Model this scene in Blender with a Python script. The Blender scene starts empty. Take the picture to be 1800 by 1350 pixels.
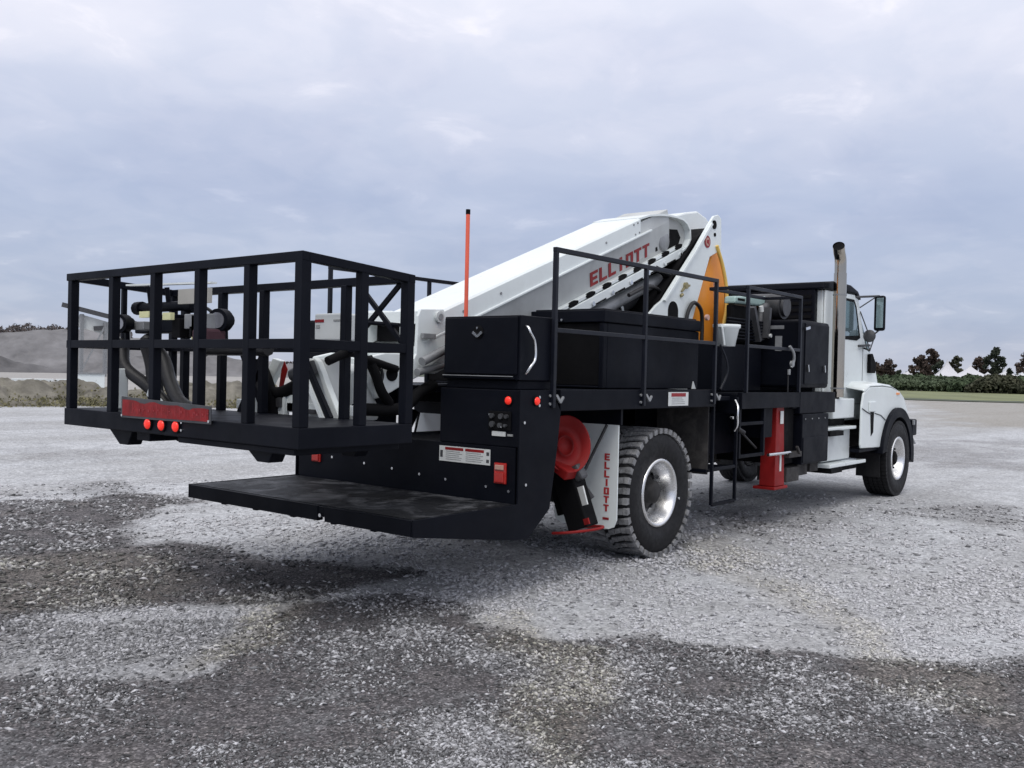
import bpy, bmesh, math, random
import numpy as np
from mathutils import Vector, Matrix
random.seed(7); rng = np.random.default_rng(11)
R = math.radians
sc = bpy.context.scene
col = sc.collection

# ------------------------------------------------------------------ camera
CAM = Vector((-4.168, -4.148, 1.6165))
YAW, PITCH, ROLL = 39.01, -0.711, 1.323
cd = bpy.data.cameras.new('camera'); cam = bpy.data.objects.new('camera', cd); col.objects.link(cam)
a, t = R(YAW), R(PITCH)
F = Vector((math.cos(a)*math.cos(t), math.sin(a)*math.cos(t), math.sin(t)))
Rt = Vector((math.sin(a), -math.cos(a), 0)); U = Rt.cross(F)
r = R(ROLL); X2 = Rt*math.cos(r)+U*math.sin(r); Y2 = U*math.cos(r)-Rt*math.sin(r)
cam.matrix_world = Matrix(((X2.x, Y2.x, -F.x, CAM.x), (X2.y, Y2.y, -F.y, CAM.y), (X2.z, Y2.z, -F.z, CAM.z), (0, 0, 0, 1)))
cd.sensor_width = 36; cd.lens = 1656.54/1800*36; cd.clip_end = 9000; cd.clip_start = .05
sc.camera = cam

# ------------------------------------------------------------------ sky and light (overcast)
SUN_EL, SUN_AZ = 52, 205          # high, behind and left of the camera
w = bpy.data.worlds.new('World'); sc.world = w; w.use_nodes = True
nt = w.node_tree; nt.nodes.clear()
def N(nt, typ, **kw):
    n = nt.nodes.new(typ)
    for k, v in kw.items(): setattr(n, k, v)
    return n
def L(nt, a_, b_): nt.links.new(a_, b_)
out = N(nt, 'ShaderNodeOutputWorld'); mixs = N(nt, 'ShaderNodeMixShader')
bs = N(nt, 'ShaderNodeBackground'); bc = N(nt, 'ShaderNodeBackground')
sky = N(nt, 'ShaderNodeTexSky', sky_type='NISHITA', sun_disc=False, sun_elevation=R(SUN_EL), sun_rotation=R(90-SUN_AZ))
bs.inputs[1].default_value = .08; L(nt, sky.outputs[0], bs.inputs[0])
tc = N(nt, 'ShaderNodeTexCoord'); sep = N(nt, 'ShaderNodeSeparateXYZ'); L(nt, tc.outputs['Generated'], sep.inputs[0])
def math_(nt, op, a_, b_=None, clamp=False):
    n = N(nt, 'ShaderNodeMath', operation=op, use_clamp=clamp)
    for i, v in enumerate((a_, b_)):
        if v is None: continue
        if isinstance(v, (int, float)): n.inputs[i].default_value = v
        else: L(nt, v, n.inputs[i])
    return n.outputs[0]
# cloud layer seen in perspective: direction divided by its height
den = math_(nt, 'ADD', math_(nt, 'MAXIMUM', sep.outputs[2], 0.0), .22)
comb = N(nt, 'ShaderNodeCombineXYZ')
L(nt, math_(nt, 'DIVIDE', sep.outputs[0], den), comb.inputs[0]); L(nt, math_(nt, 'DIVIDE', sep.outputs[1], den), comb.inputs[1])
def noise(nt, vec, scale, detail=5, rough=.5, dist=0.0):
    n = N(nt, 'ShaderNodeTexNoise'); n.inputs['Scale'].default_value = scale; n.inputs['Detail'].default_value = detail
    n.inputs['Roughness'].default_value = rough; n.inputs['Distortion'].default_value = dist
    if vec is not None: L(nt, vec, n.inputs['Vector'])
    return n
def ramp(nt, fac, stops, interp='LINEAR'):
    n = N(nt, 'ShaderNodeValToRGB'); cr = n.color_ramp; cr.interpolation = interp
    while len(cr.elements) < len(stops): cr.elements.new(.5)
    for e, (p, c) in zip(cr.elements, stops):
        e.position = p; e.color = (*c, 1) if len(c) == 3 else c
    L(nt, fac, n.inputs[0]); return n
def mixc(nt, fac, a_, b_, blend='MIX'):
    n = N(nt, 'ShaderNodeMix', data_type='RGBA', blend_type=blend)
    for i, v in ((0, fac), (6, a_), (7, b_)):
        if isinstance(v, (int, float)): n.inputs[i].default_value = v
        elif isinstance(v, tuple): n.inputs[i].default_value = (*v, 1) if len(v) == 3 else v
        else: L(nt, v, n.inputs[i])
    return n.outputs[2]
grad = ramp(nt, sep.outputs[2], [(0.0, (.56, .59, .70)), (.06, (.485, .55, .705)), (.17, (.515, .585, .77)), (.33, (.83, .86, 1.0)), (.6, (1.18, 1.18, 1.26)), (1.0, (1.42, 1.43, 1.46))])
n1 = noise(nt, comb.outputs[0], 1.9, 7, .5, .25); n2 = noise(nt, comb.outputs[0], 4.6, 6, .55, .4)
m1 = ramp(nt, n1.outputs[0], [(.34, (0.92, .93, .955)), (.52, (1.0, 1.0, 1.0)), (.68, (1.10, 1.08, 1.05))], 'EASE')
m2 = ramp(nt, n2.outputs[0], [(.40, (.95, .96, .97)), (.58, (1.02, 1.01, 1.0)), (.74, (1.20, 1.15, 1.09))], 'EASE')
cc = mixc(nt, 1.0, mixc(nt, 1.0, grad.outputs[0], m1.outputs[0], 'MULTIPLY'), m2.outputs[0], 'MULTIPLY')
L(nt, cc, bc.inputs[0]); bc.inputs[1].default_value = 1.0
mixs.inputs[0].default_value = .93
L(nt, bs.outputs[0], mixs.inputs[1]); L(nt, bc.outputs[0], mixs.inputs[2]); L(nt, mixs.outputs[0], out.inputs[0])
sl = bpy.data.lights.new('sun', 'SUN'); sl.energy = 1.1; sl.angle = R(22); sl.color = (1, .96, .9)
so = bpy.data.objects.new('sun', sl); col.objects.link(so); so.location = (0, 0, 30)
sd = Vector((math.cos(R(SUN_AZ))*math.cos(R(SUN_EL)), math.sin(R(SUN_AZ))*math.cos(R(SUN_EL)), math.sin(R(SUN_EL))))
so.rotation_euler = sd.to_track_quat('Z', 'Y').to_euler()
vs = sc.view_settings; vs.view_transform = 'Standard'; vs.look = 'None'; vs.exposure = 0.0; vs.gamma = 1.0
sc.display_settings.display_device = 'sRGB'
sc.cycles.use_denoising = True

# ------------------------------------------------------------------ helpers
def mat(name, c, rough=.5, metal=0.0, var=.12, vscale=3.0, c2=None, bump=0.0, bscale=40.0, dirt=0.0, dirtc=(.22, .21, .2), spec=.5, emit=0.0, coat=0.0):
    m = bpy.data.materials.new(name); m.use_nodes = True; nt = m.node_tree; b = nt.nodes['Principled BSDF']
    tc = N(nt, 'ShaderNodeTexCoord'); v = tc.outputs['Object']
    n = noise(nt, v, vscale, 6, .6)
    hi = c2 or tuple(min(1, x*(1+var)) for x in c); lo = tuple(x*(1-var) for x in c)
    rp = ramp(nt, n.outputs[0], [(.3, lo), (.7, hi)]); o = rp.outputs[0]
    if dirt:
        d = noise(nt, v, vscale*.8+1.7, 9, .7, .6); dr = ramp(nt, d.outputs[0], [(.48, (0, 0, 0)), (.78, (dirt, dirt, dirt))])
        o = mixc(nt, dr.outputs[0], o, dirtc)
    L(nt, o, b.inputs['Base Color'])
    rn = noise(nt, v, vscale*2.3, 5, .6); rr = ramp(nt, rn.outputs[0], [(.3, (rough*.8,)*3), (.7, (min(1, rough*1.2),)*3)])
    L(nt, rr.outputs[0], b.inputs['Roughness']); b.inputs['Metallic'].default_value = metal
    b.inputs['Specular IOR Level'].default_value = spec
    if coat: b.inputs['Coat Weight'].default_value = coat
    if emit:
        b.inputs['Emission Color'].default_value = (*c, 1); b.inputs['Emission Strength'].default_value = emit
    if bump:
        bn = noise(nt, v, bscale, 4, .6); bp = N(nt, 'ShaderNodeBump'); bp.inputs['Strength'].default_value = bump; bp.inputs['Distance'].default_value = .01
        L(nt, bn.outputs[0], bp.inputs['Height']); L(nt, bp.outputs[0], b.inputs['Normal'])
    return m
M = {}
M['black'] = mat('black_paint', (.0038, .0048, .0088), .5, var=.25, vscale=1.6, dirt=.10, dirtc=(.035, .035, .04), bump=.05, bscale=6, spec=.10)
M['blackrail'] = mat('black_rail_paint', (.007, .0085, .0145), .38, var=.2, dirt=.05, dirtc=(.12, .12, .12), spec=.25)
M['tread'] = mat('nonslip_black', (.009, .010, .013), .6, var=.5, vscale=2.2, dirt=1.0, dirtc=(.17, .175, .19), bump=.5, bscale=130, spec=.2)
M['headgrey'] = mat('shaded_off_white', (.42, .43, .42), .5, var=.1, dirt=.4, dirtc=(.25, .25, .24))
M['dark'] = mat('dark_void', (.004, .004, .005), .8, var=.2, spec=.15)
M['dusty'] = mat('dusty_black', (.03, .028, .028), .85, var=.4, vscale=5, dirt=.6, dirtc=(.14, .13, .12))
M['white'] = mat('white_paint', (.74, .79, .79), .33, var=.05, vscale=1.4, dirt=.22, dirtc=(.5, .52, .5), coat=.2)
M['offwhite'] = mat('off_white_paint', (.6, .63, .63), .45, var=.08, dirt=.35, dirtc=(.34, .35, .34))
M['innerwhite'] = mat('shaded_white', (.47, .49, .49), .5, var=.1, vscale=2, dirt=.45, dirtc=(.28, .28, .27))  # boom side white, greyed to paint in shade under the shell, plus dirt
M['greysteel'] = mat('grey_steel', (.27, .28, .29), .5, .3, var=.25, vscale=6)
M['darksteel'] = mat('dark_steel', (.07, .072, .078), .5, .4, var=.3, vscale=6)
M['chrome'] = mat('polished_metal', (.75, .76, .77), .22, 1.0, var=.08, vscale=5)
M['brushed'] = mat('weathered_stainless', (.46, .42, .36), .13, 1.0, var=.12, vscale=.6, dirt=.03, dirtc=(.25, .2, .16))
M['rim'] = mat('aluminium_rim', (.78, .78, .78), .28, .95, var=.08, vscale=8)
M['rubber'] = mat('tyre_rubber', (.009, .009, .0105), .65, var=.3, vscale=10, dirt=.22, dirtc=(.05, .048, .045), spec=.3)
M['discdark'] = mat('dusty_wheel_disc', (.018, .017, .017), .75, var=.4, vscale=7, dirt=.4, dirtc=(.06, .055, .05))
M['flapred'] = mat('flap_lettering', (.45, .03, .035), .5, var=.25, vscale=25)
M['lug'] = mat('tyre_tread_dusty_lit', (.19, .192, .198), .85, var=.5, vscale=14, dirt=.8, dirtc=(.42, .42, .42), bump=.4, bscale=60)  # dusty lug grey, lightened further to carry the light on the tread
M['red'] = mat('red_paint', (.25, .012, .012), .5, var=.2, vscale=4, dirt=.3, dirtc=(.12, .02, .018), spec=.2)
M['platered'] = mat('faded_red_plate', (.22, .014, .016), .55, var=.4, vscale=9, dirt=.6, dirtc=(.10, .03, .03), spec=.2)
M['redtxt'] = mat('red_lettering', (.26, .008, .012), .5, var=.1)
M['redlamp'] = mat('red_lamp_lens', (.9, .035, .02), .2, var=.05, emit=.35)
M['redlens'] = mat('red_reflector', (.42, .02, .015), .15, var=.1)
M['orangerod'] = mat('orange_rod', (.8, .13, .07), .5, var=.1)
M['orange'] = mat('orange_paint', (.88, .32, .03), .42, var=.08, vscale=2)
M['yellow'] = mat('yellow_hose', (.75, .5, .12), .5, var=.1)
M['peach'] = mat('peach_hose', (.5, .3, .24), .5, var=.1)
M['hose'] = mat('black_hose', (.01, .01, .012), .5, var=.3)
M['decal'] = mat('decal_white', (.62, .64, .63), .5, var=.06, vscale=20)
M['decalgrey'] = mat('decal_print', (.3, .31, .31), .6, var=.3, vscale=60)
M['amber'] = mat('amber_lens', (.85, .3, .08), .3, var=.1)
M['teal'] = mat('pale_green_enamel', (.33, .46, .44), .35, var=.1)
M['yel'] = mat('pale_yellow_label', (.75, .75, .42), .5, var=.1)
M['lens'] = mat('lamp_lens', (.35, .36, .4), .15, var=.1, metal=.6)
M['interior'] = mat('cab_interior', (.03, .03, .034), .8)
def glassmat(name, c, rough=.05, alpha=.55):
    m = bpy.data.materials.new(name); m.use_nodes = True; b = m.node_tree.nodes['Principled BSDF']
    nz = noise(m.node_tree, None, 3, 3); rp = ramp(m.node_tree, nz.outputs[0], [(.3, tuple(x*.9 for x in c)), (.7, tuple(x*1.1 for x in c))]); L(m.node_tree, rp.outputs[0], b.inputs['Base Color'])
    b.inputs['Roughness'].default_value = rough; b.inputs['Metallic'].default_value = .55; b.inputs['Specular IOR Level'].default_value = .8
    return m
M['glass'] = glassmat('tinted_glass', (.22, .3, .33))
M['mirror'] = glassmat('mirror_glass', (.3, .4, .42), .08)

def setp(o, label=None, cat=None, group=None, kind=None):
    for k, v in (('label', label), ('category', cat), ('group', group), ('kind', kind)):
        if v: o[k] = v
    return o
def empty(name, loc, label, cat, group=None):
    o = bpy.data.objects.new(name, None); col.objects.link(o); o.location = loc
    return setp(o, label, cat, group)
def wmat(o): return Matrix.Identity(4) if o.parent else Matrix.Translation(o.location)
SPLIT = {'bolt', 'lug_nut', 'hand_hole', 'slot', 'socket', 'screw_head', 'rivet', 'rail_clamp', 'pin_hole', 'latch', 'yellow_label', 'label', 'white_tube', 'louvre', 'bracket', 'work_gauge', 'hydraulic_hose', 'cable', 'hose_bundle', 'grab_handle', 'opening', 'grey_label', 'switch_box', 'grey_box', 'symbol', 'door_hinge', 'trim_strip', 'under_box', 'red_header', 'cap', 'cross_brace', 'tip_fitting', 'clamp_band', 'mirror_arm', 'mount_actuator', 'outrigger_bracket', 'letter_stroke', 'control_console', 'lifting_hook'}
class MB:
    """collects shapes with absolute truck-yard coordinates and links them as one mesh"""
    def __init__(s): s.v = []; s.f = []; s.mi = []; s.cur = 0; s.sm = []; s.smooth = False
    def add(s, vs, fs):
        k = len(s.v); s.v += [tuple(v) for v in vs]
        for f in fs: s.f.append([i+k for i in f]); s.mi.append(s.cur); s.sm.append(s.smooth)
        return s
    def m(s, i, smooth=None):
        s.cur = i
        if smooth is not None: s.smooth = smooth
        return s
    def box(s, x0, x1, y0, y1, z0, z1):
        return s.add([(x, y, z) for x in (x0, x1) for y in (y0, y1) for z in (z0, z1)],
                     [(0, 1, 3, 2), (4, 6, 7, 5), (0, 4, 5, 1), (2, 3, 7, 6), (0, 2, 6, 4), (1, 5, 7, 3)])
    def prism(s, poly, ax, a0, a1):
        n = len(poly)
        def P(p, q):
            if ax == 'y': return (p[0], q, p[1])
            if ax == 'x': return (q, p[0], p[1])
            return (p[0], p[1], q)
        vs = [P(p, a0) for p in poly]+[P(p, a1) for p in poly]
        return s.add(vs, [tuple(range(n))[::-1], tuple(range(n, 2*n))]+[(i, (i+1) % n, n+(i+1) % n, n+i) for i in range(n)])
    def bar(s, p, q, w_, h=None, up=(0, 0, 1)):
        p, q = Vector(p), Vector(q); h = h or w_; d = (q-p).normalized(); up = Vector(up)
        if abs(d.dot(up)) > .95: up = Vector((1, 0, 0))
        sx = d.cross(up).normalized(); sy = sx.cross(d)
        vs = [e+sx*(i*w_/2)+sy*(j*h/2) for e in (p, q) for i, j in ((-1, -1), (1, -1), (1, 1), (-1, 1))]
        return s.add(vs, [(3, 2, 1, 0), (4, 5, 6, 7)]+[(i, (i+1) % 4, 4+(i+1) % 4, 4+i) for i in range(4)])
    def tube(s, pts, r, seg=10, r2=None, caps=True):
        pts = [Vector(p) for p in pts]; n = len(pts); rings = []; prev = None
        for i, p in enumerate(pts):
            d = (pts[min(i+1, n-1)]-pts[max(i-1, 0)]).normalized()
            if prev is None:
                up = Vector((0, 0, 1)) if abs(d.z) < .9 else Vector((1, 0, 0)); sx = d.cross(up).normalized()
            else: sx = (prev-d*prev.dot(d)).normalized()
            prev = sx; sy = d.cross(sx); rr = r if r2 is None else r+(r2-r)*i/(n-1)
            rings.append([p+sx*(rr*math.cos(2*math.pi*k/seg))+sy*(rr*math.sin(2*math.pi*k/seg)) for k in range(seg)])
        vs = [v for g in rings for v in g]
        fs = [(i*seg+k, i*seg+(k+1) % seg, (i+1)*seg+(k+1) % seg, (i+1)*seg+k) for i in range(n-1) for k in range(seg)]
        o = s.smooth; s.smooth = True; s.add(vs, fs); s.smooth = o
        if caps: s.add(rings[0], [tuple(range(seg))[::-1]]); s.add(rings[-1], [tuple(range(seg))])
        return s
    def lathe(s, c, prof, axis='y', seg=48, closed=False):
        """prof: (radius, offset along axis)"""
        c = Vector(c); vs = []
        for (rr, o) in prof:
            for k in range(seg):
                t_ = 2*math.pi*k/seg; a_, b_ = rr*math.cos(t_), rr*math.sin(t_)
                vs.append(c+(Vector((a_, o, b_)) if axis == 'y' else Vector((o, a_, b_)) if axis == 'x' else Vector((a_, b_, o))))
        n = len(prof); fs = [(i*seg+k, (i+1)*seg+k, (i+1)*seg+(k+1) % seg, i*seg+(k+1) % seg) for i in range(n-1) for k in range(seg)]
        o = s.smooth; s.smooth = True; s.add(vs, fs); s.smooth = o; return s
    def disc(s, c, r_, d=(0, 0, 1), th=.01, seg=24):
        d = Vector(d).normalized(); c = Vector(c); return s.tube([c-d*th/2, c+d*th/2], r_, seg)
    def pieces(s):
        up = list(range(len(s.v)))
        def fd(i):
            while up[i] != i: up[i] = up[up[i]]; i = up[i]
            return i
        for f in s.f:
            for i in f[1:]: up[fd(i)] = fd(f[0])
        # caps of tubes are separate faces at the same place: join equal points
        seen = {}
        for i, v in enumerate(s.v):
            k = tuple(round(c, 5) for c in v)
            if k in seen: up[fd(i)] = fd(seen[k])
            else: seen[k] = i
        g = {}
        for j, f in enumerate(s.f): g.setdefault(fd(f[0]), []).append(j)
        out = []
        for js in g.values():
            m_ = MB(); mp = {}
            for j in js:
                for i in s.f[j]:
                    if i not in mp: mp[i] = len(m_.v); m_.v.append(s.v[i])
                m_.f.append([mp[i] for i in s.f[j]]); m_.mi.append(s.mi[j]); m_.sm.append(s.sm[j])
            out.append(m_)
        return out
    def build(s, name, mats, parent=None, bevel=0.0, recalc=True, label=None):
        if name in SPLIT and parent:
            ps = s.pieces()
            if len(ps) > 1:
                for p in ps: o = p.build_one(name, mats, parent, bevel, recalc, label)
                return o
        return s.build_one(name, mats, parent, bevel, recalc, label)
    def build_one(s, name, mats, parent=None, bevel=0.0, recalc=True, label=None):
        me = bpy.data.meshes.new(name); me.from_pydata(s.v, [], s.f); me.update()
        for m_ in (mats if isinstance(mats, (list, tuple)) else [mats]): me.materials.append(M[m_] if isinstance(m_, str) else m_)
        me.polygons.foreach_set('material_index', s.mi); me.polygons.foreach_set('use_smooth', s.sm)
        if recalc:
            b = bmesh.new(); b.from_mesh(me); bmesh.ops.recalc_face_normals(b, faces=b.faces); b.to_mesh(me); b.free()
        o = bpy.data.objects.new(name, me); col.objects.link(o)
        if parent:
            o.parent = parent; o.matrix_parent_inverse = wmat(parent).inverted()
        if bevel:
            bv = o.modifiers.new('bevel', 'BEVEL'); bv.width = bevel; bv.segments = 2; bv.limit_method = 'ANGLE'; bv.angle_limit = R(50); bv.harden_normals = False
        if label: o['label'] = label
        return o
def smooth_path(pts, n=6):
    P = [Vector(p) for p in pts]; P = [P[0]*2-P[1]]+P+[P[-1]*2-P[-2]]; o = []
    for i in range(1, len(P)-2):
        for k in range(n):
            t_ = k/n; p0, p1, p2, p3 = P[i-1:i+3]
            o.append(.5*((2*p1)+(p2-p0)*t_+(2*p0-5*p1+4*p2-p3)*t_*t_+(3*p1-p0-3*p2+p3)*t_**3))
    o.append(P[-2]); return o

# value noise used by the ground and the mounds
_lat = rng.random((256, 256))
def vn(x, y, f=1.0, o=0):
    x = np.asarray(x)*f+o*17.3; y = np.asarray(y)*f+o*9.1
    xi = np.floor(x).astype(int); yi = np.floor(y).astype(int); fx = x-xi; fy = y-yi
    fx = fx*fx*(3-2*fx); fy = fy*fy*(3-2*fy)
    g = lambda i, j: _lat[(xi+i) % 256, (yi+j) % 256]
    return (g(0, 0)*(1-fx)+g(1, 0)*fx)*(1-fy)+(g(0, 1)*(1-fx)+g(1, 1)*fx)*fy
def fbm(x, y, f=1.0, n=4, o=0):
    s_ = 0; a_ = .5
    for i in range(n): s_ = s_+a_*vn(x, y, f*2**i, o+i); a_ *= .5
    return s_
def pol(az, d): return (CAM.x+d*math.cos(R(az)), CAM.y+d*math.sin(R(az)))

# ------------------------------------------------------------------ ground
PATCHES = {
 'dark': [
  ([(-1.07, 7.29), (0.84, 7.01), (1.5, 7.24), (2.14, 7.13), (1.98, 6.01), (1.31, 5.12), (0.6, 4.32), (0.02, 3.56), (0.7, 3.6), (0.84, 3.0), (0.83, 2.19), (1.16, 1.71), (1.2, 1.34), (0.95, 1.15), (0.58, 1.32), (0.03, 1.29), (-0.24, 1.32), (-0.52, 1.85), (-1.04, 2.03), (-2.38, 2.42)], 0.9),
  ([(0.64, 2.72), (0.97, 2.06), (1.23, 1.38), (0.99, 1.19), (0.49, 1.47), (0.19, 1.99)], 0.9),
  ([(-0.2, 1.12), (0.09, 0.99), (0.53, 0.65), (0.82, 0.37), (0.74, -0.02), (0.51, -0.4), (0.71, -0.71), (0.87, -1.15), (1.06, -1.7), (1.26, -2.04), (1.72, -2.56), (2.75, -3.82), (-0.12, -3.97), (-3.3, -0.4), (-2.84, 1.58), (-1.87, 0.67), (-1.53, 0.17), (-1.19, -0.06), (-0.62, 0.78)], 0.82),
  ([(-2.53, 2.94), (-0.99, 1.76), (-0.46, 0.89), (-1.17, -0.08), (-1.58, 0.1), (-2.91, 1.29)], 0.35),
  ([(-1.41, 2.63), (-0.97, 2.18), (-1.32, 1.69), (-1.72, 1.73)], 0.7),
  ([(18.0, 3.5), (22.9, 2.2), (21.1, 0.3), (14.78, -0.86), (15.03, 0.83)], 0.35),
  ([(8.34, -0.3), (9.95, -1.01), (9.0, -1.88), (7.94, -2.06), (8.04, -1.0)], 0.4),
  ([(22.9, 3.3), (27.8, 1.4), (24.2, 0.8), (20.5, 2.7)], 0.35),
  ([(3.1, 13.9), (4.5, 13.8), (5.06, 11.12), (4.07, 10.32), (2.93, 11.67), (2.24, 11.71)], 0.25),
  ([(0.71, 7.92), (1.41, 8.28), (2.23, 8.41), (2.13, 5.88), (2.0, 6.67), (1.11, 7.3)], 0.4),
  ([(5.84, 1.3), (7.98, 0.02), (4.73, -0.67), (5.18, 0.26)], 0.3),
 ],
 'light': [
  ([(-0.3, 8.14), (0.91, 7.14), (0.74, 6.78), (-0.45, 7.66)], 0.8),
  ([(0.75, 6.59), (1.5, 6.43), (1.41, 6.01), (0.69, 6.12)], 0.8),
  ([(-1.07, 5.68), (-0.03, 4.7), (-0.08, 4.15), (-1.27, 5.03)], 0.5),
  ([(-1.81, 1.49), (-1.16, 1.72), (-0.69, 1.71), (-0.28, 1.25), (-0.43, 0.87), (-0.7, 0.67), (-1.27, 0.91), (-1.57, 0.48), (-1.99, 0.66), (-2.03, 0.97)], 0.55),
  ([(-0.05, 0.37), (0.36, 0.26), (0.31, 0.0), (0.41, -0.49), (-0.09, -0.81), (-0.43, -1.38), (-0.35, -0.82), (-0.02, -0.22)], 0.35),
  ([(0.86, -2.39), (1.32, -2.6), (0.95, -2.99), (0.28, -2.81)], 0.35),
  ([(-1.24, -0.63), (-0.85, -1.16), (-0.87, -1.46), (-1.23, -1.16)], 0.3),
 ],
 'tan': [
  ([(4.4, 33.3), (308.2, -10.7), (49.6, -5.3), (38.6, 1.7), (35.5, 6.8), (20.6, 13.5), (7.3, 23.6)], 0.0),
  ([(83.9, 21.7), (260.9, -9.7), (45.8, -5.2), (31.3, 5.1)], 0.9),
  ([(-1.86, 4.37), (-0.84, 3.83), (-0.36, 3.69), (0.11, 2.9), (-0.2, 2.16), (-0.88, 1.97), (-2.22, 3.02)], 0.45),
  ([(-0.38, 2.08), (0.31, 1.52), (0.04, 0.92), (-0.47, 1.12)], 0.3),
  ([(-0.39, 1.36), (0.03, 1.16), (-0.84, 0.15), (-1.33, 0.08)], 0.6),
  ([(0.97, -0.03), (0.55, -0.82), (-0.52, -1.52), (-1.17, -1.76), (-0.43, -1.01)], 0.6),
  ([(3.91, 0.12), (4.98, -0.03), (2.99, -1.03), (1.67, -2.17), (1.55, -2.85), (0.64, -3.3), (0.72, -2.5), (1.76, -1.7), (2.69, -0.73)], 0.4),
 ],
}
def pip(px, py, poly):
    ins = np.zeros(px.shape, bool); n = len(poly)
    for i in range(n):
        x1, y1 = poly[i]; x2, y2 = poly[(i+1) % n]
        if y1 == y2: continue
        c = ((y1 > py) != (y2 > py)) & (px < (x2-x1)*(py-y1)/(y2-y1)+x1); ins ^= c
    return ins
def patches(x, y, which):
    """wet, pale and sandy areas of the yard (0..1)"""
    x = np.asarray(x, float); y = np.asarray(y, float); d = np.hypot(x-CAM.x, y-CAM.y)
    wob = .05+d*.02
    xx = x+(fbm(x, y, .8, 6, 3)-.47)*wob*7; yy = y+(fbm(x, y, .8, 6, 9)-.47)*wob*7
    tot = np.zeros(x.shape)
    for poly, wt in PATCHES[which]:
        if wt <= 0: continue
        P = np.array(poly); lo = P.min(0); hi = P.max(0); cdist = math.hypot(P[:, 0].mean()-CAM.x, P[:, 1].mean()-CAM.y); sf = .026*cdist
        sel = (xx > lo[0]-sf) & (xx < hi[0]+sf) & (yy > lo[1]-sf) & (yy < hi[1]+sf)
        if not sel.any(): continue
        acc = np.zeros(sel.sum())
        J = [(0, 0), (1, 0), (-1, 0), (0, 1), (0, -1), (.7, .7), (-.7, .7), (.7, -.7), (-.7, -.7), (.4, 0), (-.4, 0), (0, .4), (0, -.4)]
        for jx, jy in J: acc += pip(xx[sel]+jx*sf*.6, yy[sel]+jy*sf*.6, poly)
        tot[sel] = np.maximum(tot[sel], wt*acc/len(J))
    return np.clip(tot, 0, 1)
def axis_(lo, hi, step, far, g=1.07):
    a_ = list(np.arange(lo, hi, step)); s_ = step; v = a_[-1]
    while v < far: s_ *= g; v += s_; a_.append(v)
    s_ = step; v = a_[0]; b_ = []
    while v > -far: s_ *= g; v -= s_; b_.append(v)
    return np.array(b_[::-1]+a_)
def ground_h(x, y):
    d = np.hypot(x-CAM.x, y-CAM.y); fade = np.clip(1-(d-25)/60, 0, 1)
    return ((fbm(x, y, .5, 3, 1)-.45)*.05+(fbm(x, y, 3.0, 3, 5)-.45)*.018)*fade
gx = axis_(-5.5, 14, .06, 4200); gy = axis_(-5.5, 12, .06, 4200)
GX, GY = np.meshgrid(gx, gy, indexing='ij'); nx, ny = GX.shape
wheelspots = [(3.18, .07), (3.18, 2.42), (9.59, .1), (9.59, 2.4)]
GZ = ground_h(GX, GY)
flat = np.zeros(GX.shape)
for (wx, wy) in wheelspots: flat = np.maximum(flat, np.exp(-((GX-wx)**2+(GY-wy)**2)/.5))
GZ = GZ*(1-flat)
co = np.stack([GX, GY, GZ], -1).reshape(-1, 3)
me = bpy.data.meshes.new('ground'); me.vertices.add(len(co)); me.vertices.foreach_set('co', co.astype(np.float32).ravel())
ii, jj = np.meshgrid(np.arange(nx-1), np.arange(ny-1), indexing='ij'); q0 = (ii*ny+jj).ravel()
quads = np.stack([q0, q0+ny, q0+ny+1, q0+1], 1).astype(np.int32)
me.loops.add(quads.size); me.loops.foreach_set('vertex_index', quads.ravel()); me.polygons.add(len(quads))
me.polygons.foreach_set('loop_start', np.arange(0, quads.size, 4, dtype=np.int32)); me.polygons.foreach_set('use_smooth', np.ones(len(quads), bool))
me.update(calc_edges=True)
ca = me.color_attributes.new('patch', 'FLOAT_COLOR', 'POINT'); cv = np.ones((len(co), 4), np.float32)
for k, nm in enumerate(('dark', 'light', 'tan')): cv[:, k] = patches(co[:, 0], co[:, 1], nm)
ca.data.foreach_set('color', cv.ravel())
ground = bpy.data.objects.new('ground', me); col.objects.link(ground)
setp(ground, 'pale crushed stone yard with dark damp patches under the truck', None, None, 'structure')
gm = bpy.data.materials.new('gravel_ground'); gm.use_nodes = True; nt = gm.node_tree; b = nt.nodes['Principled BSDF']
geo = N(nt, 'ShaderNodeNewGeometry'); pos = geo.outputs['Position']
at = N(nt, 'ShaderNodeAttribute', attribute_name='patch'); sp = N(nt, 'ShaderNodeSeparateColor'); L(nt, at.outputs['Color'], sp.inputs[0])
def mapv(nt, v, s_, rot=0):
    n = N(nt, 'ShaderNodeMapping'); n.inputs['Scale'].default_value = s_; n.inputs['Rotation'].default_value = (0, 0, rot); L(nt, v, n.inputs[0]); return n.outputs[0]
big = noise(nt, pos, .35, 6, .6); mid = noise(nt, pos, 2.2, 6, .65); streak = noise(nt, mapv(nt, pos, (.05, .5, 1), R(-39-90+20)), 1.0, 6, .6)
fine = noise(nt, pos, 38, 4, .7); vor = N(nt, 'ShaderNodeTexVoronoi'); vor.inputs['Scale'].default_value = 55; L(nt, mapv(nt, pos, (1, 1, .3)), vor.inputs[0])
vor2 = N(nt, 'ShaderNodeTexVoronoi'); vor2.inputs['Scale'].default_value = 24; L(nt, pos, vor2.inputs[0])
pale = ramp(nt, mid.outputs[0], [(.25, (.32, .325, .34)), (.5, (.43, .44, .46)), (.75, (.54, .55, .57))]).outputs[0]
pale = mixc(nt, ramp(nt, streak.outputs[0], [(.42, (0, 0, 0)), (.6, (.55,)*3)]).outputs[0], pale, (.30, .30, .305))
pale = mixc(nt, ramp(nt, big.outputs[0], [(.5, (0, 0, 0)), (.68, (.4,)*3)]).outputs[0], pale, (.27, .265, .26))
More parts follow.
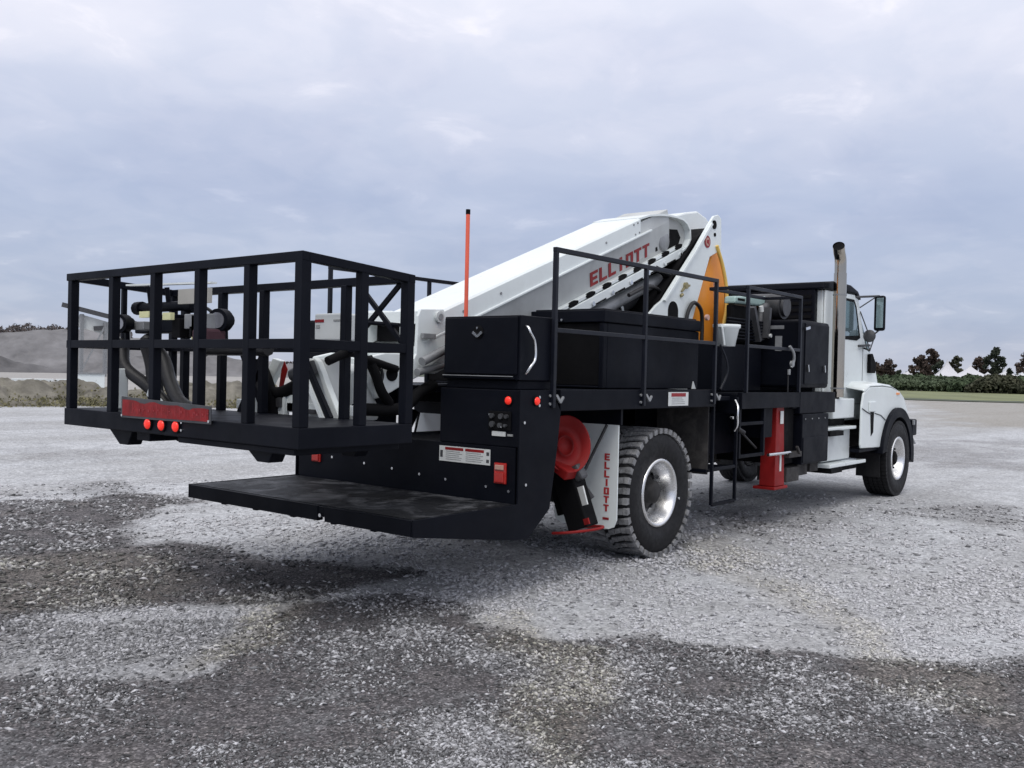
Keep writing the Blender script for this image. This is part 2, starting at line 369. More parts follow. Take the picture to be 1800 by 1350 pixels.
pale = mixc(nt, math_(nt, 'MULTIPLY', sp.outputs[2], .75), pale, (.27, .25, .215))
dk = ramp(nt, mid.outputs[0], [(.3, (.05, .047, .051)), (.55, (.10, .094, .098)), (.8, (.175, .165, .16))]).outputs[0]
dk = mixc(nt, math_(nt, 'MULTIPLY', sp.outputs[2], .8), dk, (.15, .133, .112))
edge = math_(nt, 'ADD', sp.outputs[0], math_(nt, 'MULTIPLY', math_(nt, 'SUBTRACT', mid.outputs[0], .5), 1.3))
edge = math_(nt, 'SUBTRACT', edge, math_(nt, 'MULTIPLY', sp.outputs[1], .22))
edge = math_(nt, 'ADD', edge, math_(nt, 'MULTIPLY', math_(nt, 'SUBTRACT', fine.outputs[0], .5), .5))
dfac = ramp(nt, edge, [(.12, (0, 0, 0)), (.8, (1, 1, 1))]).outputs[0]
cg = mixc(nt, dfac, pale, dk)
speck = ramp(nt, N(nt, 'ShaderNodeSeparateColor').outputs[0], [(0, (0, 0, 0)), (1, (1, 1, 1))])
s2 = N(nt, 'ShaderNodeSeparateColor'); L(nt, vor.outputs['Color'], s2.inputs[0])
L(nt, s2.outputs[0], speck.inputs[0])
tone = ramp(nt, s2.outputs[0], [(0, (.74, .74, .75)), (.5, (.98, .98, .98)), (1, (1.28, 1.28, 1.28))]).outputs[0]
cg = mixc(nt, 1.0, cg, tone, 'MULTIPLY')
vor3 = N(nt, 'ShaderNodeTexVoronoi'); vor3.inputs['Scale'].default_value = 95; L(nt, pos, vor3.inputs[0]); s4 = N(nt, 'ShaderNodeSeparateColor'); L(nt, vor3.outputs['Color'], s4.inputs[0])
cg = mixc(nt, dfac, cg, mixc(nt, 1.0, cg, ramp(nt, s4.outputs[0], [(0, (.5,)*3), (.6, (.95,)*3), (.85, (1.5,)*3), (1, (2.6, 2.55, 2.5))]).outputs[0], 'MULTIPLY'))
s3 = N(nt, 'ShaderNodeSeparateColor'); L(nt, vor2.outputs['Color'], s3.inputs[0])
cg = mixc(nt, 1.0, cg, ramp(nt, s3.outputs[1], [(0, (.8, .8, .8)), (1, (1.2, 1.2, 1.2))]).outputs[0], 'MULTIPLY')
L(nt, cg, b.inputs['Base Color']); b.inputs['Roughness'].default_value = .92; b.inputs['Specular IOR Level'].default_value = .25
bp = N(nt, 'ShaderNodeBump'); bp.inputs['Strength'].default_value = .45; bp.inputs['Distance'].default_value = .012
L(nt, math_(nt, 'ADD', math_(nt, 'MULTIPLY', vor.outputs['Distance'], -1.2), fine.outputs[0]), bp.inputs['Height']); L(nt, bp.outputs[0], b.inputs['Normal'])
me.materials.append(gm)

# loose stones lying on the yard: too many to count, one object
def stones(n, dmin, dmax, s0, s1, az0=YAW-31, az1=YAW+31):
    u = rng.random(n); d = 1/(1/dmax+(1/dmin-1/dmax)*u); az = np.radians(az0+(az1-az0)*rng.random(n))
    x = CAM.x+d*np.cos(az); y = CAM.y+d*np.sin(az)
    size = (s0+(s1-s0)*rng.random(n)**2.2)*np.clip(d/5, .85, 1.8)
    return x, y, size
xs, ys, ss = stones(230000, 3.2, 14, .0045, .0145)
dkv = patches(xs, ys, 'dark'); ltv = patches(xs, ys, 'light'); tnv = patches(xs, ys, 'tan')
clump = fbm(xs, ys, 2.2, 4, 21)
keep = rng.random(len(xs)) < np.clip(.30+(clump-.46)*1.6+ltv*.7+dkv*(.18+(clump-.42)*1.2), .05, 1)
xs, ys, ss, dkv, ltv, tnv = [q[keep] for q in (xs, ys, ss, dkv, ltv, tnv)]
n = len(xs); oct_ = np.array([(1, 0, 0), (-1, 0, 0), (0, 1, 0), (0, -1, 0), (0, 0, 1), (0, 0, -1)], float)
V = oct_[None]*(1+.45*(rng.random((n, 6, 1))-.5))+(rng.random((n, 6, 3))-.5)*.5
V = V*np.stack([.8+rng.random(n)*1.6, .55+rng.random(n)*.5, .4+rng.random(n)*.45], 1)[:, None, :]
an = rng.random(n)*6.283; ca_, sa_ = np.cos(an), np.sin(an)
tl = (rng.random(n)-.5)*.9
vz = V[..., 2]+V[..., 0]*tl[:, None]; vx = V[..., 0]*ca_[:, None]-V[..., 1]*sa_[:, None]; vy = V[..., 0]*sa_[:, None]+V[..., 1]*ca_[:, None]
V = np.stack([vx, vy, vz], -1)*ss[:, None, None]; V[..., 0] += xs[:, None]; V[..., 1] += ys[:, None]; V[..., 2] += (ground_h(xs, ys)+ss*.2)[:, None]
fi = np.array([(0, 2, 4), (2, 1, 4), (1, 3, 4), (3, 0, 4), (2, 0, 5), (1, 2, 5), (3, 1, 5), (0, 3, 5)])
tri = (fi[None]+np.arange(n)[:, None, None]*6).reshape(-1, 3).astype(np.int32)
me = bpy.data.meshes.new('gravel'); me.vertices.add(n*6); me.vertices.foreach_set('co', V.astype(np.float32).ravel())
me.loops.add(tri.size); me.loops.foreach_set('vertex_index', tri.ravel()); me.polygons.add(len(tri))
me.polygons.foreach_set('loop_start', np.arange(0, tri.size, 3, dtype=np.int32)); me.update(calc_edges=True)
ca = me.color_attributes.new('tone', 'FLOAT_COLOR', 'POINT')
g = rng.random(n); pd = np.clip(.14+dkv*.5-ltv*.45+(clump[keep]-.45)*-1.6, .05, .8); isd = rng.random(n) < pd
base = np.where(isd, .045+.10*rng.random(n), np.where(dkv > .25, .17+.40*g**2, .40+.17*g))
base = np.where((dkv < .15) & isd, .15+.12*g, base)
c3 = np.stack([base*(1+.08*tnv), base*(1+.03*tnv), base*(1.04-.3*tnv*rng.random(n)), np.ones(n)], 1)
ca.data.foreach_set('color', np.repeat(c3[:, None, :], 6, 1).astype(np.float32).ravel())
gv = bpy.data.objects.new('gravel', me); col.objects.link(gv); setp(gv, 'loose grey and white stone chips scattered over the yard', 'gravel', None, 'stuff')
sm_ = bpy.data.materials.new('stone_chips'); sm_.use_nodes = True; nt = sm_.node_tree; b = nt.nodes['Principled BSDF']
at = N(nt, 'ShaderNodeAttribute', attribute_name='tone'); nz = noise(nt, None, 90, 3); L(nt, N(nt, 'ShaderNodeNewGeometry').outputs['Position'], nz.inputs['Vector'])
L(nt, mixc(nt, 1.0, at.outputs['Color'], ramp(nt, nz.outputs[0], [(.3, (.8,)*3), (.7, (1.2,)*3)]).outputs[0], 'MULTIPLY'), b.inputs['Base Color'])
b.inputs['Roughness'].default_value = .85; me.materials.append(sm_)
# ------------------------------------------------------------------ the boom truck (one thing, all its pieces are parts)
truck = empty('boom_truck', (4.6, 1.24, 0), 'black and white aerial boom truck with black work basket hanging behind its tail platform', 'truck')
W = 2.48; CY = 1.24
def mir(y): return W-y
def sides(): return ((0, lambda y: y), (1, mir))
def sbox(mb, x0, x1, y0, y1, z0, z1, f):
    a_, b_ = sorted((f(y0), f(y1))); mb.box(x0, x1, a_, b_, z0, z1)
def letters(mb, text, org, ux, uy, h, adv, wd, st, th=.004, nrm=None):
    """block letters as bars; ux along the line, uy up the letter"""
    org, ux, uy = Vector(org), Vector(ux).normalized(), Vector(uy).normalized(); nrm = Vector(nrm) if nrm else ux.cross(uy)
    G = {'E': [((0, 0), (0, 1)), ((0, 1), (1, 1)), ((0, .5), (.85, .5)), ((0, 0), (1, 0))], 'L': [((0, 0), (0, 1)), ((0, 0), (1, 0))],
         'I': [((.5, 0), (.5, 1))], 'O': [((0, 0), (0, 1)), ((1, 0), (1, 1)), ((0, 0), (1, 0)), ((0, 1), (1, 1))], 'T': [((.5, 0), (.5, 1)), ((0, 1), (1, 1))]}
    k = 0
    for i, ch in enumerate(text):
        for (a_, b_) in G[ch]:
            a2 = Vector(a_); b2 = Vector(b_); d = (b2-a2); k += 1; sh_ = st*(.62 if abs(d.y) < .1 else 1.0)
            P = lambda p: org+ux*(i*adv+st/2+p[0]*(wd-st))+uy*(st*.31+p[1]*(h-st*.62))
            pa, pb = P(a_), P(b_); dd = (pb-pa).normalized(); ex_ = st/2 if sh_ != st else st*.31; pa -= dd*ex_; pb += dd*ex_; sd_ = nrm.cross(dd)*sh_/2
            n0 = nrm*(.0005*(k % 3)); n1_ = nrm*(th+.0006*(k % 4))
            mb.add([pa-sd_+n0, pb-sd_+n0, pb+sd_+n0, pa+sd_+n0, pa-sd_+n1_, pb-sd_+n1_, pb+sd_+n1_, pa+sd_+n1_],
                   [(3, 2, 1, 0), (4, 5, 6, 7), (0, 1, 5, 4), (1, 2, 6, 5), (2, 3, 7, 6), (3, 0, 4, 7)])

# --- chassis under the bodies
ch = MB()
for f in (lambda y: y, mir): sbox(ch, 1.44, 10.1, .80, .88, .78, 1.04, f)
for x in (2.0, 4.6, 6.4, 7.9, 9.2): ch.box(x, x+.1, .88, 1.6, .82, 1.0)
ch.tube([(3.18, .5, .58), (3.18, 1.98, .58)], .09, 14); ch.tube([(9.59, .4, .54), (9.59, 2.08, .54)], .06, 12)
ch.lathe((3.18, 1.24, .58), [(.0, -.2), (.16, -.16), (.21, 0), (.16, .16), (0, .2)], 'y', 20)
ch.box(4.6, 6.2, 1.0, 1.45, .6, .98); ch.box(2.6, 3.8, .62, .72, .60, .72); ch.box(2.6, 3.8, mir(.72), mir(.62), .60, .72)
ch.tube([(3.3, CY, .6), (6.5, CY, .75), (8.5, CY, .85)], .055, 10)
ch.build('chassis', 'dusty', truck, .006)

# --- tail platform
tp = MB()
tp.box(0.006, 1.04, .012, W-.012, .605, .672)
tp.prism([(0, .573), (.0, .676), (.05, .676), (.05, .573)], 'y', .012, .84); tp.prism([(0, .573), (.0, .676), (.05, .676), (.05, .573)], 'y', .91, W-.012)
tp.box(.02, .06, .84, .91, .60, .67)
for y in (.4, .8, 1.24, 1.68, 2.08): tp.box(.06, 1.04, y, y+.05, .55, .604)
pl = tp.build('tail_platform', 'black', truck, .005)
tr = MB().box(.03, 1.036, .03, W-.03, .673, .6795); tr.build('tread_plate', 'tread', pl)
MB().tube([(-.012, .875, .615), (.03, .875, .615)], .013, 10).build('hinge_bolt', 'chrome', pl)

# --- rear body: lower wall, two corner columns, side skirts
rb = MB()
rb.box(1.046, 1.40, .03, W-.03, .56, 1.08)
for f in (lambda y: y, mir): sbox(rb, 1.046, 1.50, .012, .77, 1.082, 1.49, f)
rb.box(1.40, 2.3, .8, 1.68, 1.0, 1.078)
rb.box(2.3, 2.36, .77, 1.71, 1.0, 1.8)
rb.box(1.30, 1.40, .3, 2.18, .40, .56)
body = rb.build('rear_body', 'black', truck, .006)
for f, nm in ((lambda y: y, 0), (mir, 1)):
    poly = [(0, .573), (0, .679), (1.04, .683), (1.04, 1.492), (1.42, 1.492), (1.534, 1.329), (1.496, 1.04), (1.42, .616), (1.169, .423), (1.03, .428)]
    s_ = MB(); a_, b_ = sorted((f(-.006), f(.008))); s_.prism(poly, 'y', a_, b_); s_.build('side_skirt', 'black', body, .003)
bl = MB()
for (y, z) in ((1.275, .834), (.972, .815), (.695, .80), (.293, .782), (.08, .766), (1.6, .85), (2.0, .87)): bl.disc((1.044, y, z), .011, (1, 0, 0), .012, 8)
for (x, z) in ((1.12, .815), (1.09, 1.26), (1.26, 1.44), (1.26, 1.38)): bl.disc((x, -.008, z), .011, (0, 1, 0), .012, 8)
bl.build('bolt', 'chrome', body)
# lamps on the rear corner
def lamp(parent, c, d, r_, m_='redlamp'):
    h = MB(); c = Vector(c); d = Vector(d); h.disc(c+d*.004, r_*1.25, d, .014, 20); hb = h.build('lamp_housing', 'dark', parent)
    l_ = MB(); ax = d.normalized()
    q = [c+ax*(.010+.018*math.sin(k*math.pi/8)) for k in range(5)]
    l_.smooth = True
    rings = []
    tx = ax.cross(Vector((0, 0, 1))).normalized(); ty = ax.cross(tx)
    for k in range(5):
        rr = r_*math.cos(k*math.pi/8*.98); rings += [q[k]+tx*rr*math.cos(j*math.pi/8)+ty*rr*math.sin(j*math.pi/8) for j in range(16)]
    l_.add(rings, [(k*16+j, k*16+(j+1) % 16, (k+1)*16+(j+1) % 16, (k+1)*16+j) for k in range(4) for j in range(16)]+[tuple(range(64, 80))])
    l_.build('lens', m_, hb)
    return hb
lamp(body, (1.046, .098, 1.415), (-1, 0, 0), .03); lamp(body, (1.224, -.006, 1.413), (0, -1, 0), .03)
lamp(body, (1.046, mir(.098), 1.415), (-1, 0, 0), .03)
for y in (.157, 2.2):
    h = MB().box(1.028, 1.046, y-.055, y+.055, .815, .965).build('tail_light', 'redlens', body, .006)
    MB().box(1.018, 1.028, y-.042, y+.042, .825, .90).build('lens', 'redlens', h, .004)
    MB().box(1.018, 1.028, y-.04, y+.04, .915, .95).build('reverse_lens', 'peach', h, .004)
# control recess with sockets
cp = MB().box(1.03, 1.046, .07, .275, 1.20, 1.335); cpo = cp.build('socket_panel', 'dark', body, .004)
q = MB()
for k, (y, z, r_) in enumerate(((.235, 1.30, .018), (.15, 1.30, .02), (.10, 1.30, .015), (.23, 1.24, .022), (.16, 1.235, .018), (.11, 1.235, .012))): q.disc((1.024, y, z), r_, (1, 0, 0), .03, 12)
q.build('socket', 'darksteel', cpo)
MB().disc((1.02, .25, 1.31), .008, (1, 0, 0), .03, 8).disc((1.02, .135, 1.225), .007, (1, 0, 0), .03, 8).build('screw_head', 'chrome', cpo)
MB().box(1.034, 1.046, .12, .245, 1.155, 1.19).build('maker_plate', 'decal', body, .002)
MB().prism([(.085, 1.2), (.115, 1.2), (.1, 1.225)], 'x', 1.034, 1.046).build('warning_triangle', 'decal', body)
MB().box(1.036, 1.046, .055, .10, 1.16, 1.175).build('small_plate', 'decalgrey', body)
def decal(parent, P, ux, uy, w_, h_, nrm, cols=2, rows=5, head=.2):
    """white warning plate: red header strips, grey lines of small print, dark symbols at the ends"""
    P, ux, uy, nrm = map(Vector, (P, ux, uy, nrm)); mb = MB()
    def rect(u0, u1, v0, v1, n0, n1_):
        c = [P+ux*u+uy*v+nrm*n_ for n_ in (n0, n1_) for u, v in ((u0, v0), (u1, v0), (u1, v1), (u0, v1))]
        mb.add(c, [(3, 2, 1, 0), (4, 5, 6, 7), (0, 1, 5, 4), (1, 2, 6, 5), (2, 3, 7, 6), (3, 0, 4, 7)])
    rect(0, w_, 0, h_, 0, .003); o = mb.build('warning_decal', 'decal', parent); mb = MB()
    cw = w_*.8/cols
    for c_ in range(cols): rect(w_*.1+c_*cw+cw*.05, w_*.1+(c_+1)*cw-cw*.05, h_*(1-head)-h_*.03, h_*.93, .003, .0045)
    mb.build('red_header', 'redtxt' if cols == 1 else 'red', o); mb = MB()
    for c_ in range(cols):
        for k in range(rows):
            v = h_*.12+k*(h_*(.86-head))/rows; rect(w_*.1+c_*cw+cw*.08, w_*.1+(c_+1)*cw-cw*(.08+.25*random.random()), v, v+h_*.05, .003, .0042)
    mb.build('small_print', 'decalgrey', o)
    if cols > 1:
        mb = MB(); rect(w_*.02, w_*.07, h_*.25, h_*.7, .003, .0045); rect(w_*.93, w_*.98, h_*.6, h_*.82, .003, .0045); rect(w_*.93, w_*.98, h_*.15, h_*.35, .003, .0045)
        mb.build('symbol', 'darksteel', o)
    return o
decal(body, (1.044, .765, .937), (0, -1, 0), (0, 0, 1), .505, .115, (-1, 0, 0), 2, 5, .22)

# --- tool lockers
for k, f in enumerate((lambda y: y, mir)):
    t1 = MB(); sbox(t1, 1.05, 1.50, .012, .742, 1.56, 2.024, f); sbox(t1, 1.07, 1.48, .04, .73, 1.493, 1.558, f)
    tb = t1.build('tool_locker', 'black', truck, .006)
    d = MB(); sbox(d, 1.034, 1.049, .03, .73, 1.60, 2.012, f); sbox(d, 1.026, 1.049, .05, .735, 1.565, 1.582, f); dd = d.build('door', 'black', tb, .005)
    MB().box(1.018, 1.03, min(f(.055), f(.73)), max(f(.055), f(.73)), 1.5835, 1.5895).build('drip_edge', 'greysteel', dd)
    la = MB(); yc = f(.392); la.disc((1.032, yc, 1.905), .05, (1, 0, 0), .006, 20); lo = la.build('latch_recess', 'dark', dd)
    v = MB(); v.bar((1.022, yc-.045, 1.905), (1.022, yc, 1.872), .02, .012, (1, 0, 0)); v.bar((1.023, yc+.045, 1.905), (1.023, yc, 1.872), .02, .012, (1, 0, 0)); v.disc((1.024, yc, 1.935), .009, (1, 0, 0), .02, 8)
    v.build('latch_handle', 'chrome', lo)
    g = MB(); yy = f(-.035); y0 = f(0.0)
    g.tube(smooth_path([(1.10, y0, 1.945), (1.10, f(-.02), 1.935), (1.105, yy, 1.90), (1.15, yy, 1.85), (1.168, yy, 1.78), (1.163, yy, 1.71), (1.12, yy, 1.665), (1.105, f(-.02), 1.63), (1.104, y0, 1.612)], 4), .0105, 8)
    g.build('grab_handle', 'chrome', tb)
    # second locker with an open front cubby
    b2 = MB(); X0, X1 = 2.40, 4.06
    sbox(b2, X0+.06, X1, .205, .95, 1.498, 2.05, f)
    sbox(b2, X0, X0+.06, .205, .25, 1.498, 2.05, f); sbox(b2, X0, X0+.06, .905, .95, 1.498, 2.05, f); sbox(b2, X0, X0+.06, .25, .905, 1.498, 1.52, f)
    sbox(b2, X1+.004, 4.36, .36, .94, 1.498, 2.06, f)
    bo = b2.build('side_locker', 'black', truck, .008)
    l2 = MB(); sbox(l2, X0-.015, X1+.01, .188, .965, 2.053, 2.155, f); sbox(l2, X0+.02, X1-.02, .22, .94, 2.155, 2.17, f); l2.build('lid', 'black', bo, .01)
    l3 = MB(); sbox(l3, X0+.02, X0+.062, .255, .90, 1.525, 2.045, f); l3.build('cubby_back', 'dark', bo)
    MB().disc((X0-.02, f(.62), 2.075), .011, (1, 0, 0), .02, 8).build('latch', 'chrome', bo)
    MB().prism([(3.80, 1.50), (3.87, 1.50), (3.82, 1.57)], 'y', min(f(.12), f(.13)), max(f(.12), f(.13))).build('corner_bracket', 'decal', bo)

# --- deck, edge channels
dk_ = MB()
for f in (lambda y: y, mir):
    sbox(dk_, 1.534, 4.02, 0, .05, 1.333, 1.496, f); sbox(dk_, 1.534, 4.02, .05, .96, 1.43, 1.49, f)
    sbox(dk_, 1.50, 1.534, .05, .96, 1.31, 1.49, f); sbox(dk_, 4.0, 4.55, .3, .96, 1.40, 1.47, f)
    for x in (2.0, 2.7, 3.4): sbox(dk_, x, x+.06, .05, .9, 1.33, 1.43, f)
dk_.box(2.3, 7.0, .96, 1.52, 1.38, 1.46)
deck = dk_.build('side_deck', 'black', truck, .006)
decal(deck, (3.135, -.003, 1.352), (1, 0, 0), (0, 0, 1), .36, .122, (0, -1, 0), 1, 4, .3)
br = MB()
for x in (1.42, 2.70, 3.98):
    for dz in (1.39, 1.45): br.disc((x-.03, -.006, dz), .011, (0, 1, 0), .015, 8)
    br.bar((x+.03, -.02, 1.455), (x+.07, -.03, 1.40), .018); br.bar((x+.07, -.03, 1.40), (x+.12, -.02, 1.44), .016)
br.build('rail_clamp', 'greysteel', deck)

# --- guard rails on both sides of the deck
def rail(y, f=lambda y: y, xs=(1.42, 2.70, 3.98), z0=1.36, zt=2.545, zm=1.952, r_=.036, name='guard_rail'):
    m_ = MB(); yy = f(y)
    m_.box(xs[0]-r_/2, xs[-1]+r_/2, yy-r_/2, yy+r_/2, zt-r_, zt)
    for x in xs: m_.box(x-r_/2+.001, x+r_/2-.001, yy-r_/2+.001, yy+r_/2-.001, z0, zt-r_+.001)
    for a_, b_ in zip(xs[:-1], xs[1:]): m_.box(a_+r_/2-.002, b_-r_/2+.002, yy-r_/2+.003, yy+r_/2-.003, zm-r_+.002, zm)
    return m_.build(name, 'blackrail', truck, .004)
rail(-.012); rail(-.04, mir)

# --- rear wheels and front wheels
def tyre(c, R_, wd, rin, out, parent, lugs=0, dish=.14, hubc='darksteel', front=False):
    c = Vector(c); s_ = out   # out = -1: outer face looks to -y
    root_m = MB(); h = wd/2
    P = [(rin, -h*.80), (rin+.02, -h*.92), ((R_+rin)/2, -h*1.02), (R_-.09, -h*.99), (R_-.045, -h*.90), (R_-.022, -h*.74), (R_-.018, -h*.4), (R_-.016, 0), (R_-.018, h*.4), (R_-.022, h*.74), (R_-.045, h*.9), (R_-.09, h*.99), ((R_+rin)/2, h*1.02), (rin+.02, h*.92), (rin, h*.8), (rin, -h*.8)]
    root_m.lathe(c, P, 'y', 72); w_ = MB(); 
    wheel = root_m.build('wheel', 'rubber', parent)
    t_ = MB(); nL = lugs or 60
    for k in range(nL):
        a0 = 2*math.pi*k/nL
        def seg_(ya, yb, da, db, wa, th, skew=0):
            vs = []
            for rr in (R_-.05, R_-.001-.004*abs(ya+yb)/wd):
                for (y_, aa) in ((ya, da), (yb, da+skew), (yb, db+skew), (ya, db)):
                    an_ = a0+aa; vs.append(c+Vector((math.cos(an_)*rr, y_, math.sin(an_)*rr)))
            t_.add(vs, [(3, 2, 1, 0), (4, 5, 6, 7), (0, 1, 5, 4), (1, 2, 6, 5), (2, 3, 7, 6), (3, 0, 4, 7)])
        g_ = 2*math.pi/nL
        if lugs:
            o2 = g_*.5
            seg_(-h*1.0, -h*.80, 0, g_*.62, 0, 0, 0); seg_(-h*.78, -h*.56, g_*.03, g_*.60, 0, 0, g_*.08); seg_(-h*.53, -h*.26, g_*.1, g_*.62, 0, 0, g_*.25)
            seg_(h*.62, h*1.0, o2, o2+g_*.62, 0, 0, 0); seg_(h*.28, h*.60, o2+g_*.24, o2+g_*.88, 0, 0, -g_*.22)
            seg_(-h*.22, h*.04, g_*.35, g_*.95, 0, 0, g_*.2); seg_(h*.0+.02, h*.24, g_*.9, g_*1.4, 0, 0, g_*.2)
        else:
            for ya, yb in ((-.93, -.56), (-.5, -.2), (-.14, .14), (.2, .5), (.56, .93)): seg_(h*ya, h*yb, 0, g_*.88, 0, 0, 0)
    t_.build('tread', 'lug' if lugs else 'rubber', wheel)
    rm = MB(); o = s_*h*.84; rr = rin+.012
    prof = [(rr, s_*h*.80), (rr+.012, s_*h*.88), (rr+.006, s_*h*.96), (rr-.012, s_*h*.98), (rr-.03, s_*h*.88), (rr-.035, s_*(h*.88-.03)), (rr-.055, s_*(h*.8-.05)), (rr-.06, s_*(h*.8-dish*.75)), (rr-.085, s_*(h*.8-dish))]
    rm.lathe(c, prof, 'y', 64)
    rm.lathe(c, [(rr-.02, -s_*h*.9), (rr-.05, -s_*h*.6), (rr-.06, 0)], 'y', 48)
    rim = rm.build('rim', 'rim', wheel)
    dm = MB(); dm.lathe(c, [(rr-.075, s_*(h*.8-dish+.004)), (rr*.62, s_*(h*.8-dish-.012)), (rr*.60, s_*(h*.8-dish+.015)), (rr*.0+.01, s_*(h*.8-dish+.02))], 'y', 48); dm.build('wheel_disc', 'discdark' if not front else 'rim', rim)
    yh = s_*(h*.8-dish)
    hb = MB(); hb.lathe(c, [(rr*.5, yh+s_*.018), (rr*.47, yh+s_*.05), (rr*.36, yh+s_*.06), (rr*.33, yh+s_*.13 if not front else yh+s_*.09), (rr*.2, yh+s_*(.15 if not front else .11)), (0, yh+s_*(.15 if not front else .11))], 'y', 32)
    hb.build('hub', hubc, rim)
    nb = MB()
    for k in range(10):
        an_ = 2*math.pi*k/10+.2; p = c+Vector((math.cos(an_)*rr*.55, yh+s_*.01, math.sin(an_)*rr*.55)); nb.tube([p, p+Vector((0, s_*.05, 0))], .014, 6)
    nb.build('lug_nut', 'darksteel' if not front else 'dark', rim)
    hh = MB()
    for k in range(5 if not front else 8):
        an_ = 2*math.pi*(k+.5)/(5 if not front else 8); p = c+Vector((math.cos(an_)*rr*.76, yh-s_*(0 if not front else 0), math.sin(an_)*rr*.76)); hh.tube([p-Vector((0, s_*.03, 0)), p+Vector((0, s_*.012, 0))], .042 if not front else .042, 14)
    hh.build('hand_hole', 'dark', rim)
    return wheel
for o_, y in ((-1, .07+.2225), (1, mir(.07+.2225))): tyre((3.18, y, .575), .58, .445, .285, o_, truck, lugs=40, dish=.15, hubc='discdark')
for o_, y in ((-1, -.06+.19), (1, mir(-.06+.19))): tyre((9.59, y, .53), .534, .36, .285, o_, truck, lugs=0, dish=.11, front=True, hubc='dark')
MB().disc((3.50, .068, .50), .012, (0, 1, 0), .008, 8).build('valve_cap', 'chrome', truck)

# --- mud flaps with lettering
for f in (lambda y: y, mir):
    mf = MB(); ya, yb = f(.06), f(.70); z0, z1 = .33, 1.20
    pts = [(ya, z1), (yb, z1), (yb, z0+.08)]+[(yb+(ya-yb)*t_, z0+dz) for t_, dz in ((.04, .02), (.12, 0), (.88, 0), (.96, .02))]+[(ya, z0+.08)]
    mf.prism(pts, 'x', 2.44, 2.452); fo = mf.build('mud_flap', 'white', truck)
    tx = MB(); cy = f(.165) if f(0) == 0 else f(.7)+.1
    cy = .165 if f(0) == 0 else mir(.6)
    for k, chh in enumerate('ELLIOTT'):
        letters(tx, chh, (2.438, cy+.024, .955-.024-k*.071-.03), (0, -1, 0), (0, 0, 1), .058, .06, .052, .019, .002, (-1, 0, 0))
    tx.build('lettering', 'flapred', fo)
    MB().box(2.436, 2.44, cy-.03, cy+.03, .405, .425).build('small_lettering', 'redtxt', fo)
    t2 = MB(); sbox(t2, 4.02, 4.035, .06, .62, .68, 1.33, f); t2.build('splash_guard', 'dusty', truck)
    t3 = MB(); sbox(t3, 2.44, 2.47, .04, .72, 1.2, 1.33, f); t3.build('flap_bracket', 'black', truck)

# --- stowed rear stabiliser with red float dish
for f in (lambda y: y, mir):
    sg = 1 if f(0) == 0 else -1
    rs = MB()
    rs.tube([(2.02, f(.46), 1.24), (1.98, f(.30), .92)], .05, 12)
    ro = rs.build('stabiliser', 'black', truck)
    leg = MB(); leg.bar((1.93, f(.22), .86), (1.95, f(.05), .405), .20, .15, (1, 0, .2)); leg.bar((1.98, f(.36), .93), (2.0, f(.22), .50), .16, .14, (1, 0, .2)); leg.build('leg', 'dark', ro, .01)
    leg = MB(); leg.bar((1.90, f(.11), .90), (1.92, f(.05), .79), .085, .09, (1, 0, .2)); leg.build('pivot_link', 'darksteel', ro, .02)
    dsh = MB(); dc = Vector((1.86, f(.17), 1.055)); nrm = Vector((-.62, -.72*sg, .28)).normalized(); tx_ = nrm.cross(Vector((0, 0, 1))).normalized(); ty_ = nrm.cross(tx_)
    prof = [(0, .02), (.06, .02), (.075, -.01), (.16, -.03), (.215, .0), (.235, .03), (.225, .035), (.20, .01), (.1, -.05), (0, -.07)]
    prof = [(0, -.05), (.07, -.05), (.08, -.01), (.09, -.04), (.17, -.035), (.225, .035), (.235, .035), (.18, -.055), (.1, -.08), (0, -.09)]
    sg_n = 40; vs = []
    for rr, oo in prof:
        for k in range(sg_n): an_ = 2*math.pi*k/sg_n; vs.append(dc+nrm*oo+tx_*rr*math.cos(an_)*.8+ty_*rr*math.sin(an_))
    dsh.smooth = True; dsh.add(vs, [(i*sg_n+k, (i+1)*sg_n+k, (i+1)*sg_n+(k+1) % sg_n, i*sg_n+(k+1) % sg_n) for i in range(len(prof)-1) for k in range(sg_n)]); dsh.build('float_dish', 'red', ro)
    m_ = MB(); m_.prism([(f(.42), 1.03), (f(.42), .90), (f(.22), .86), (f(.10), .79), (f(.06), .86), (f(.16), .90)], 'x', 1.74, 1.90); m_.build('red_arm', 'red', ro, .01)
    m_ = MB(); pc = Vector((1.98, f(.02), .405)); pth = [pc+Vector((math.cos(t_)*.24-.06, (math.sin(t_)*.20+.08)*sg, -.015-.03*math.sin(t_*1.0))) for t_ in np.linspace(math.pi*.9, math.pi*2.2, 16)]
    m_.tube(pth, .011, 8); m_.build('foot_rim', 'red', ro)
    m_ = MB(); m_.bar((1.87, f(.035), .74), (1.875, f(-.01), .60), .07, .012, (1, -.3*sg, 0)); m_.build('silver_label', 'decal', ro)
    m_ = MB(); m_.bar((1.86, f(-.03), .50), (1.862, f(-.045), .455), .06, .012, (1, -.3*sg, 0)); m_.build('red_label', 'red', ro)
    m_ = MB(); m_.tube([(2.40, f(.15), 1.2), (2.22, f(.23), .84), (2.12, f(.26), .70)], .013, 8); m_.tube([(1.99, f(.16), .78), (2.05, f(.06), .62)], .04, 10); m_.build('hydraulic_hose', 'hose', ro)
# --- whip rod
m_ = MB(); m_.tube([(1.32, .775, 1.5), (1.32, .778, 2.84)], .016, 10); rod = m_.build('marker_rod', 'orangerod', truck); MB().tube([(1.32, .778, 2.84), (1.32, .778, 2.878)], .018, 10).build('rod_cap', 'dark', rod)

